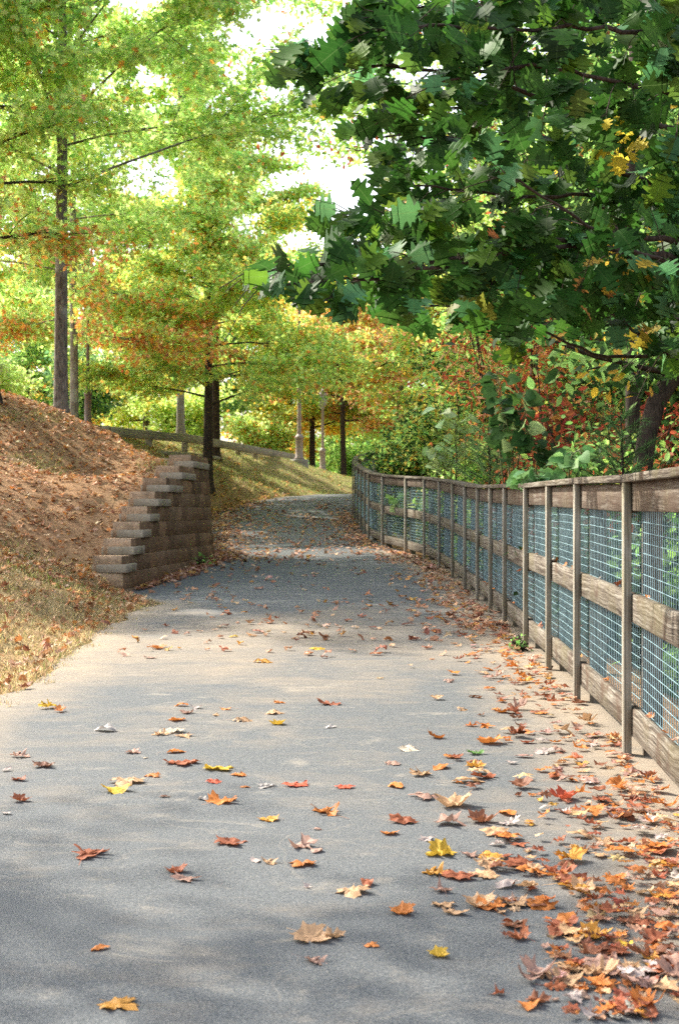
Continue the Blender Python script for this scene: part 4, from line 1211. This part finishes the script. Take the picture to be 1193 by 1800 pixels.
for kind in ('maple', 'redoak', 'gum', 'oval', 'pinoak'):
    for s in range(6):
        V3, fs = fallen_template(kind, hash_ := (len(fmesh) * 13 + 5))
        g = Geo(); g.add(V3, fs); o = g.build('fallen_leaf', M_fall, None, True)
        me = o.data; bpy.data.objects.remove(o)
        fmesh[(kind, s)] = me
YT = np.linspace(2.2, 45, 4000); YP = 901 + F * (EYE - G(YT)) / YT
def ground_at(px, py):
    Y = float(np.interp(-py, -YP, YT))
    return (px - 596.5) * Y / F, Y
FC = {'orange': (.55, .19, .045), 'yellow': (.66, .42, .05), 'gold': (.58, .28, .05), 'tan': (.52, .32, .18), 'rust': (.31, .095, .045), 'brown': (.22, .085, .045), 'mauve': (.39, .235, .185), 'lilac': (.47, .385, .36),
      'grey': (.46, .42, .40), 'cream': (.64, .53, .41), 'red': (.52, .10, .05), 'dark': (.15, .065, .04), 'green': (.12, .26, .06)}
taken = []
def put_leaf(px, py, w, col, kind, label, group=None, lift=0.0, tilt=None, rz=None):
    x, Y = ground_at(px, py)
    me = fmesh[(kind, R.randrange(6))]
    o = bpy.data.objects.new('fallen_leaf', me); COL.objects.link(o)
    s = w * Y / F / (1.0 if kind in ('maple', 'gum') else .85)
    s = min(max(s, .02), .17)
    o.scale = (s, s, s * R.uniform(.75, 1.25))
    o.location = (x, Y, float(G(Y)) + .013 + lift)
    o.rotation_euler = (R.uniform(-.13, .13) if tilt is None else tilt, R.uniform(-.13, .13), R.uniform(0, 6.28) if rz is None else rz)
    c = np.array(FC[col]) * R.uniform(.85, 1.15)
    o.color = (*c, 1)
    tag(o, label, 'leaf', group)
    taken.append((x, Y))
    return o
HL = [
 (212, 1778, 76, 'gold', 'maple', 'yellow orange lobed leaf lying alone at the bottom edge of the path'),
 (173, 1678, 34, 'orange', 'oval', 'small folded orange leaf alone on the bare asphalt above the lone lobed leaf'),
 (548, 1660, 72, 'tan', 'maple', 'large pale tan leaf with a notched edge on open asphalt'), (585, 1655, 45, 'tan', 'maple', 'paler half of the overlapping tan pair on open asphalt'),
 (553, 1700, 44, 'mauve', 'redoak', 'mauve narrow leaf just below the large pale tan leaf'),
 (310, 1541, 42, 'rust', 'maple', 'rust leaf resting on a mauve leaf in mid asphalt'), (328, 1553, 54, 'mauve', 'gum', 'mauve pointed leaf tucked under the rust leaf in mid asphalt'),
 (156, 1511, 80, 'rust', 'redoak', 'long flat rust brown oak leaf on otherwise empty asphalt'),
 (405, 1490, 60, 'rust', 'maple', 'rust leaf with a long thin stalk on open asphalt'),
 (472, 1448, 38, 'gold', 'maple', 'golden leaf standing up on its edge mid path'),
 (448, 1520, 28, 'lilac', 'oval', 'grey lilac leaf touching an orange brown leaf'), (472, 1523, 34, 'tan', 'redoak', 'orange brown leaf touching the grey lilac leaf'),
 (530, 1528, 52, 'orange', 'maple', 'flat orange leaf just below the brown mauve star leaf'), (530, 1496, 52, 'mauve', 'gum', 'brown mauve star leaf just above the flat orange leaf'), (556, 1504, 34, 'mauve', 'oval', 'slim mauve leaf at the tip of the brown mauve star'),
 (540, 1568, 20, 'lilac', 'gum', 'tiny lilac leaf alone below the flat orange leaf'),
 (392, 1415, 58, 'orange', 'maple', 'orange leaf with a yellow edge lying beside a pale grey leaf'), (356, 1412, 22, 'grey', 'oval', 'pale grey curled leaf touching the yellow edged orange leaf'),
 (222, 1382, 66, 'tan', 'maple', 'tan leaf lying over a bright yellow leaf'), (204, 1397, 54, 'yellow', 'maple', 'bright yellow leaf half covered by a tan leaf'),
 (270, 1370, 34, 'orange', 'redoak', 'curled orange leaf above the stalk of the tan leaf'),
 (320, 1348, 78, 'rust', 'maple', 'largest crumpled rust brown leaf in the clump across mid path'), (385, 1358, 58, 'yellow', 'maple', 'yellow leaf beside the largest crumpled rust leaf'), (420, 1369, 32, 'orange', 'maple', 'orange leaf ending the clump beside the yellow leaf'),
 (430, 1390, 17, 'orange', 'oval', 'tiny orange leaf between the clump and the grey leaf'), (466, 1389, 38, 'grey', 'redoak', 'flat silver grey leaf between the tiny orange and the red brown leaf'), (518, 1386, 50, 'red', 'maple', 'red brown upturned leaf beside the flat silver grey leaf'),
 (289, 1407, 19, 'dark', 'oval', 'tiny dark leaf below the curled orange leaf'), (575, 1436, 56, 'orange', 'redoak', 'wavy orange leaf in the very middle of the path'), (558, 1465, 17, 'mauve', 'oval', 'tiny mauve leaf under the wavy orange leaf'),
 (78, 1352, 42, 'dark', 'maple', 'dark brown curled leaf on the empty side of the path'), (35, 1376, 30, 'rust', 'redoak', 'rust leaf below the dark brown curled leaf'), (37, 1413, 36, 'rust', 'maple', 'rust pointed leaf second below the dark brown curled leaf'),
 (33, 1334, 34, 'mauve', 'redoak', 'pale mauve leaf above the dark brown curled leaf'), (12, 1359, 20, 'lilac', 'oval', 'small lilac leaf at the picture edge beside the dark curled leaf'), (12, 1436, 20, 'lilac', 'oval', 'small lilac leaf at the picture edge below the rust pointed leaf'),
 (235, 1328, 30, 'mauve', 'maple', 'mauve leaf beside a scrap of white leaf'), (255, 1338, 13, 'cream', 'gum', 'scrap of white leaf beside the mauve leaf'), (308, 1328, 34, 'orange', 'oval', 'flat orange oval just above the largest crumpled rust leaf'), (374, 1380, 32, 'red', 'redoak', 'red brown scrap under the yellow leaf of the clump'),
 (302, 1292, 46, 'cream', 'maple', 'dome shaped pale leaf in the clump beyond the flat orange oval'), (326, 1300, 38, 'tan', 'gum', 'spiky tan leaf skirting the dome shaped pale leaf'), (284, 1296, 30, 'tan', 'redoak', 'tan leaf under the far side of the dome shaped leaf'),
 (310, 1271, 34, 'orange', 'maple', 'orange leaf right behind the dome shaped pale leaf'), (328, 1258, 26, 'mauve', 'maple', 'mauve folded leaf second behind the dome shaped leaf'), (345, 1250, 24, 'lilac', 'gum', 'pale pointed leaf beside the mauve folded leaf'), (320, 1245, 26, 'orange', 'oval', 'small orange leaf topping the row behind the dome shaped leaf'),
 (188, 1289, 40, 'grey', 'oval', 'grey white rolled leaf alone on the dusty side of the path'),
 (424, 1272, 34, 'tan', 'redoak', 'flat tan leaf on pale asphalt between two small orange leaves'), (398, 1252, 20, 'orange', 'oval', 'small orange leaf beyond the flat tan leaf'), (380, 1262, 18, 'tan', 'oval', 'small tan scrap beside the flat tan leaf'),
 (490, 1240, 24, 'orange', 'maple', 'folded orange leaf farthest of three in a column'), (482, 1259, 34, 'tan', 'maple', 'tan orange leaf in the middle of three in a column'), (486, 1278, 30, 'yellow', 'maple', 'yellow leaf with upright stalk ending the column of three'),
 (460, 1168, 36, 'gold', 'redoak', 'golden leaf alone on the sunny dusty strip'), (412, 1123, 18, 'yellow', 'oval', 'tiny yellow leaf on the sunny dusty strip'), (557, 1145, 30, 'yellow', 'maple', 'yellow leaf just before the shadow band'),
 (88, 1247, 36, 'yellow', 'redoak', 'yellow leaf at the grass corner of the path'), (106, 1254, 26, 'orange', 'redoak', 'orange leaf overlapping the yellow leaf at the grass corner'), (45, 1212, 26, 'brown', 'maple', 'brown leaf standing upright against the grass verge'),
 (277, 1143, 32, 'orange', 'maple', 'upright orange leaf beside the verge grass'), (262, 1160, 24, 'mauve', 'oval', 'mauve leaf under the upright orange leaf by the verge'),
 (580, 1243, 48, 'rust', 'redoak', 'long rust leaf lying across the middle beyond the column of three'), (580, 1284, 22, 'grey', 'oval', 'grey leaf below the long rust leaf'),
 (694, 1388, 40, 'orange', 'oval', 'flat bright orange leaf with thin stalk'), (795, 1336, 34, 'orange', 'maple', 'orange leaf highest of the three orange ones near the fence drift'), (775, 1355, 40, 'orange', 'oval', 'flat orange leaf middle of the three near the fence drift'), (835, 1353, 34, 'gold', 'maple', 'golden orange leaf beside the sprig of green'),
 (742, 1367, 46, 'tan', 'redoak', 'tan wavy leaf between the flat orange leaves'), (818, 1380, 54, 'tan', 'oval', 'smooth tan leaf curled like a shell'), (852, 1372, 46, 'rust', 'redoak', 'rust leaf behind the smooth shell curled leaf'), (718, 1322, 42, 'cream', 'redoak', 'cream coloured narrow leaf in the open centre'), (688, 1348, 32, 'mauve', 'redoak', 'mauve scrap below the cream narrow leaf'), (838, 1330, 30, 'green', 'redoak', 'green sprig of leaf among the orange ones'), (860, 1310, 50, 'orange', 'maple', 'orange brown leaf above the green sprig'),
 (606, 1390, 36, 'red', 'maple', 'red brown leaf standing on its lobes mid path'), (745, 1408, 66, 'mauve', 'redoak', 'long mauve leaf leading into the big tan leaf'), (795, 1422, 72, 'tan', 'maple', 'big tan leaf folded at the end of the long mauve leaf'),
 (708, 1450, 56, 'rust', 'maple', 'rust peaked leaf with a stalk below the long mauve leaf'), (683, 1472, 34, 'orange', 'maple', 'small bright orange leaf under the rust peaked leaf'), (752, 1482, 32, 'lilac', 'gum', 'lilac flat leaf above the bright yellow pair'),
 (795, 1455, 68, 'mauve', 'gum', 'mauve many pointed leaf beside the orange brown cluster'), (848, 1450, 54, 'brown', 'maple', 'orange brown leaf in the cluster beside the mauve many pointed leaf'),
 (772, 1508, 56, 'yellow', 'maple', 'brightest yellow leaf with an orange stalk'), (862, 1514, 56, 'gold', 'redoak', 'yellow brown leaf in line with the brightest yellow one'), (823, 1510, 40, 'mauve', 'gum', 'mauve star between the brightest yellow and yellow brown leaves'),
 (762, 1543, 48, 'gold', 'redoak', 'golden leaf just below the brightest yellow leaf'), (808, 1548, 66, 'rust', 'maple', 'bulky rust leaf beside the golden leaf'), (850, 1546, 54, 'tan', 'maple', 'tan toothed leaf joined to the bulky rust leaf'),
 (855, 1602, 54, 'orange', 'oval', 'vivid orange red leaf rolled into a scroll'), (775, 1572, 44, 'mauve', 'gum', 'mauve star leaf above the pair of tan brown leaves'), (893, 1594, 32, 'mauve', 'gum', 'dusky star leaf beside the vivid rolled leaf'), (922, 1598, 30, 'lilac', 'gum', 'pale lilac star next to the dusky star leaf'),
 (708, 1613, 48, 'orange', 'maple', 'orange humped leaf with a pale flap'), (620, 1578, 64, 'tan', 'maple', 'toothed tan leaf under a rust flap mid path'), (644, 1562, 38, 'rust', 'oval', 'rust flap resting on the toothed tan leaf'),
 (780, 1600, 46, 'tan', 'maple', 'tan brown leaf upper of the stacked pair'), (795, 1613, 44, 'tan', 'oval', 'tan brown leaf lower of the stacked pair'), (653, 1671, 30, 'orange', 'maple', 'small orange leaf with its stalk pointing at the large tan leaf'), (772, 1689, 40, 'yellow', 'maple', 'yellow to orange leaf with the longest stalk'),
 (940, 1722, 42, 'lilac', 'gum', 'clean lilac five pointed star on bare asphalt'), (873, 1757, 30, 'rust', 'gum', 'rust mauve star close to the bottom edge'), (1010, 1712, 80, 'tan', 'maple', 'bulky tan brown curled leaf beside the clean lilac star'),
 (905, 1636, 50, 'brown', 'maple', 'brown crumpled leaf trailing from the vivid rolled leaf'), (980, 1646, 60, 'rust', 'oval', 'long rust leaf leading to the yellow green leaf'), (1046, 1655, 56, 'gold', 'maple', 'yellow green to orange leaf in the lower drift'), (1097, 1668, 32, 'yellow', 'maple', 'bright yellow tip of leaf in the lower drift'), (1155, 1678, 44, 'orange', 'maple', 'orange leaf at the picture edge of the lower drift'),
 (985, 1408, 52, 'red', 'maple', 'red brown large leaf at the head of the upper drift'), (1030, 1640, 36, 'mauve', 'redoak', 'mauve leaf before the yellow green leaf'), (1120, 1720, 66, 'lilac', 'maple', 'broad lilac grey leaf in the lowest drift'), (1060, 1745, 60, 'orange', 'redoak', 'orange red oak leaf crossing the lowest drift'), (1160, 1500, 70, 'rust', 'maple', 'deep rust leaf piled highest at the picture edge'),
]
for h in HL: put_leaf(*h)
# drifts toward the fence: groups of look-alikes
ZN = [('upper', 'drift beside the nearest full fence panel', 800, 1180, 1290, 1440, 48), ('mid', 'deep drift piled below the fence corner', 840, 1190, 1430, 1640, 62), ('low', 'lowest drift at the bottom corner of the path', 900, 1190, 1660, 1798, 44)]
CW = [('rust', 'rust brown', 3.4), ('brown', 'dark brown', 1.6), ('orange', 'orange', 3.4), ('tan', 'tan', 3), ('mauve', 'mauve pink', 2.6), ('lilac', 'lilac grey', 1.2), ('gold', 'golden', 1)]
KN = [('maple', 'broad lobed', 4), ('redoak', 'narrow lobed', 3), ('gum', 'star shaped', 2), ('oval', 'oval', 1.6)]
def wpick(l): return R.choices(l, [q[-1] for q in l])[0]
for zn, ph, x0, x1, y0, y1, cnt in ZN:
    k = 0
    while k < cnt:
        py = R.uniform(y0, y1); u = R.random() ** .75
        px = x0 + (x1 - x0) * u
        X_, Y_ = ground_at(px, py)
        if X_ > Rx(Y_) - .12: continue
        if zn == 'upper' and R.random() > sstep(.1, .95, (px - 800) / 380 + .25): continue
        if zn == 'low' and px < 900 + (1798 - py) * .5 + R.uniform(-40, 40): continue
        col, cw, _ = wpick(CW); kd, kw_, _ = wpick(KN)
        ph2 = {'upper': 'drift beside the wire fence', 'mid': 'deep drift below the fence', 'low': 'lowest drift by the bottom edge'}[zn]
        put_leaf(px, py, R.uniform(24, 56) * (py - 900) / 600, col, kd, f'{cw} {kw_} leaf lying in the {ph2}', f'{cw} {kw_} leaves in the {ph2}', lift=R.random() ** 1.5 * .014, tilt=R.uniform(-.25, .25))
        k += 1
nfl = len(taken)
# the dusty strip along the fence, still individuals
while len(taken) < 300:
    py = R.uniform(1085, 1300)
    X_, Y_ = ground_at(600, py)
    X_ = Rx(Y_) - .16 - abs(R.gauss(0, .42))
    px = 596.5 + F * X_ / Y_
    if px < 640: continue
    col, cw, _ = wpick(CW); kd, kw_, _ = wpick(KN)
    put_leaf(px, py, R.uniform(26, 58) * (py - 900) / 500, col, kd, f'{cw} {kw_} leaf on the dusty strip along the fence foot', f'{cw} {kw_} leaves on the dusty strip along the fence foot', lift=R.random() ** 2 * .015, tilt=R.uniform(-.35, .35))

# the rest of the fallen leaves: litter
rg = np.random.default_rng(300)
LT = []
for kind in ('maple', 'redoak', 'gum', 'oval'):
    for s in range(3):
        V0, fs, uv = leaf_template(kind if kind != 'redoak' else 'pinoak', rg.uniform(-.5, .6), rg.uniform(-.8, .9))
        V0 = V0 - np.array([0, .4, 0]); V0[:, 2] += .12 * np.sin(V0[:, 0] * 9 + s) * np.cos(V0[:, 1] * 8) 
        V0[:, 2] -= V0[:, 2].min() - .01
        LT.append((V0, fs, uv))
def near_litter(g, n, fx, size, pal):
    ks = list(fmesh)
    for _ in range(n):
        px, py = fx()
        x_, y_ = ground_at(px, py)
        if x_ > Rx(y_) - .1: continue
        kd, sd_ = ks[rg.integers(len(ks))]
        V0, fs = fallen_template(kd, int(rg.integers(1e6)))
        V0 = V0 - np.array([0, .4, 0])
        a_ = rg.uniform(0, 6.28); nr = np.array([[rg.normal(0, .25), rg.normal(0, .25), 1]])
        scatter(g, (V0, fs, V0[:, :2]), np.array([[x_, y_, float(G(y_)) + .012 + .02 * rg.random() ** 2]]), np.array([[math.cos(a_), math.sin(a_), 0]]), nr, np.array([size * rg.uniform(.5, 1.2)]), pick(pal, 1, rg, .2))
def litter(name, label, x, y, z, size, pal, up=.25):
    g = Geo(); n = len(x)
    which = rg.integers(0, len(LT), n)
    for k in range(len(LT)):
        q = which == k; m = q.sum()
        if not m: continue
        ax = rg.normal(0, 1, (m, 3)); ax[:, 2] *= up
        nr = rg.normal(0, up, (m, 3)); nr[:, 2] = 1
        scatter(g, LT[k], np.c_[x, y, z][q], ax, nr, size * rg.uniform(.55, 1.25, m), pick(pal, m, rg, .2))
    tag(g.build(name, M_litter, None, True), label, 'fallen leaves', kind='stuff')
pinkpal = [((.52, .28, .17), 4), ((.42, .19, .10), 3), ((.62, .40, .27), 3), ((.30, .12, .07), 2), ((.58, .30, .08), 1.5)]
xs, ys = [], []
# beyond the strip: fence foot drift, wall foot drift, scattered over the whole far path
n = 950; y = rg.uniform(13.2, 37, n); x = Rx(y) - .16 - np.abs(rg.normal(0, .33, n)) ; xs.append(x); ys.append(y)
n = 900; y = rg.uniform(18.3, 25.6, n); x = Lx(y) + .04 + np.abs(rg.normal(0, .16, n)) * sstep(17.5, 21, y); xs.append(x); ys.append(y)
n = 1100; y = rg.uniform(23, 39, n); x = Lx(y) + np.abs(rg.normal(0, .55, n)); xs.append(x); ys.append(y)
n = 1700; y = 16 + 24 * rg.random(n) ** .62; u = rg.random(n); x = Lx(y) + (Rx(y) - .2 - Lx(y)) * u; k = rg.random(n) < .35 + .65 * (np.sin(x * 2.3 + y * .7) * np.sin(y * .9 + 1.3 * x) > -.1); xs.append(x[k]); ys.append(y[k])
n = 190; y = rg.uniform(11, 17, n); x = Lx(y) + (Rx(y) - .2 - Lx(y)) * (.1 + .9 * rg.random(n)); xs.append(x); ys.append(y)
x, y = np.concatenate(xs), np.concatenate(ys)
pal_n = [(FC['rust'], 3.5), (FC['brown'], 1.5), (FC['orange'], 3.5), (FC['tan'], 3.5), (FC['mauve'], 2), (FC['lilac'], .8), (FC['gold'], 1)]
gn = Geo()
near_litter(gn, 260, lambda: (lambda y_, u_: (1205 - (1205 - 880) * u_ ** 1.9, y_))(rg.uniform(1400, 1660), rg.random()), .06, pal_n)
near_litter(gn, 80, lambda: (lambda y_, u_: (1200 - (1200 - 960) * u_, y_))(rg.uniform(1660, 1800), rg.random()), .055, pal_n)
near_litter(gn, 260, lambda: (lambda Y_: (596.5 + F * (Rx(Y_) - .17 - abs(rg.normal(0, .36))) / Y_, 901 + F * (EYE - float(G(Y_))) / Y_))(rg.uniform(5.6, 14)), .085, pal_n)
for _ in range(46):
    i_ = int(rg.integers(1, 12)); u_ = rg.random(); q_ = FP_[i_].lerp(FP_[i_ + 1], u_); dn = fdir(i_); dn = Vector((dn.y, -dn.x, 0))
    q_ = q_ + dn * rg.uniform(.045, .065) + Vector((0, 0, .795 if rg.random() < .5 else .246))
    V0, fs = fallen_template(['maple', 'redoak', 'oval'][int(rg.integers(3))], int(rg.integers(1e6)))
    V0 = V0 - np.array([0, .4, 0])
    scatter(gn, (V0, fs, V0[:, :2]), np.array([tuple(q_)]), np.array([[rg.normal(0, .3), 1, rg.normal(0, .3)]]), np.array([[-.5 + rg.normal(0, .3), rg.normal(0, .3), .7]]), np.array([rg.uniform(.035, .07)]), pick(pal_n, 1, rg, .2))
shrub('path_weed', 'small bright green weed rooted at the foot of the retaining wall', 'weed', (face(22.2) + .12, 22.2, float(G(22.2))), .13, .12, 30, .065, [((.30, .50, .14), 3), ((.18, .36, .09), 2)], T_oval, seed=301, stems=4, spread=.05)
shrub('path_weed', 'little green weed growing against a fence post on the dusty strip', 'weed', (1.53 - .06, 11.7, float(G(11.7))), .07, .08, 30, .035, [((.20, .38, .10), 3), ((.12, .26, .07), 2)], T_oval, seed=302, stems=4, spread=.03)
tag(gn.build('drift_leaf_litter', M_litter, None, True), 'small crumpled brown leaves filling the drifts along the fence foot', 'fallen leaves', kind='stuff')
litter('path_leaf_litter', 'pinkish brown fallen leaves scattered over the far path and fence foot', x, y, G(y) + .014, .095, pinkpal)
n = 15000; y = rg.uniform(12.5, 29, n); x = Lx(y) - .1 - rg.random(n) * 6.5
inw = (y > 17.8) & (y < 25.3); k = (~inw | (x < face(y) - .45)) & (rg.random(n) < sstep(11, 16.5, y) * np.clip(1.0 - greenness(x, y) * .9, .15, 1)); x, y = x[k], y[k]
litter('slope_leaf_litter', 'pale pinkish tan leaves covering the mound and slope', x, y, terrain(x, y) + .01, .08, [((.58, .32, .17), 4), ((.44, .21, .09), 3), ((.64, .43, .27), 2.4), ((.30, .12, .05), 2), ((.58, .24, .06), 2)], .4)
n = 1150; y = rg.uniform(4.5, 17.6, n); x = Lx(y) - .02 - rg.random(n) ** 1.3 * 2.6
litter('verge_leaf_litter', 'orange and brown leaves caught in the straw coloured verge', x, y, terrain(x, y) + .025, .088, [((.50, .22, .08), 3), ((.34, .15, .08), 3), ((.58, .40, .25), 3)], .8)
n = 2600; y = rg.uniform(33, 58, n); x = np.minimum(Lx(y), 1) - rg.random(n) ** 1.4 * 5; k = rg.random(n) < np.exp(-((y - 37) / 5) ** 2) + .2; x, y = x[k], y[k]
litter('bank_leaf_litter', 'golden leaves strewn over the far grass bank', x, y, terrain(x, y) + .03, .12, [((.60, .36, .10), 3), ((.50, .24, .08), 2), ((.40, .18, .08), 1)], .4)
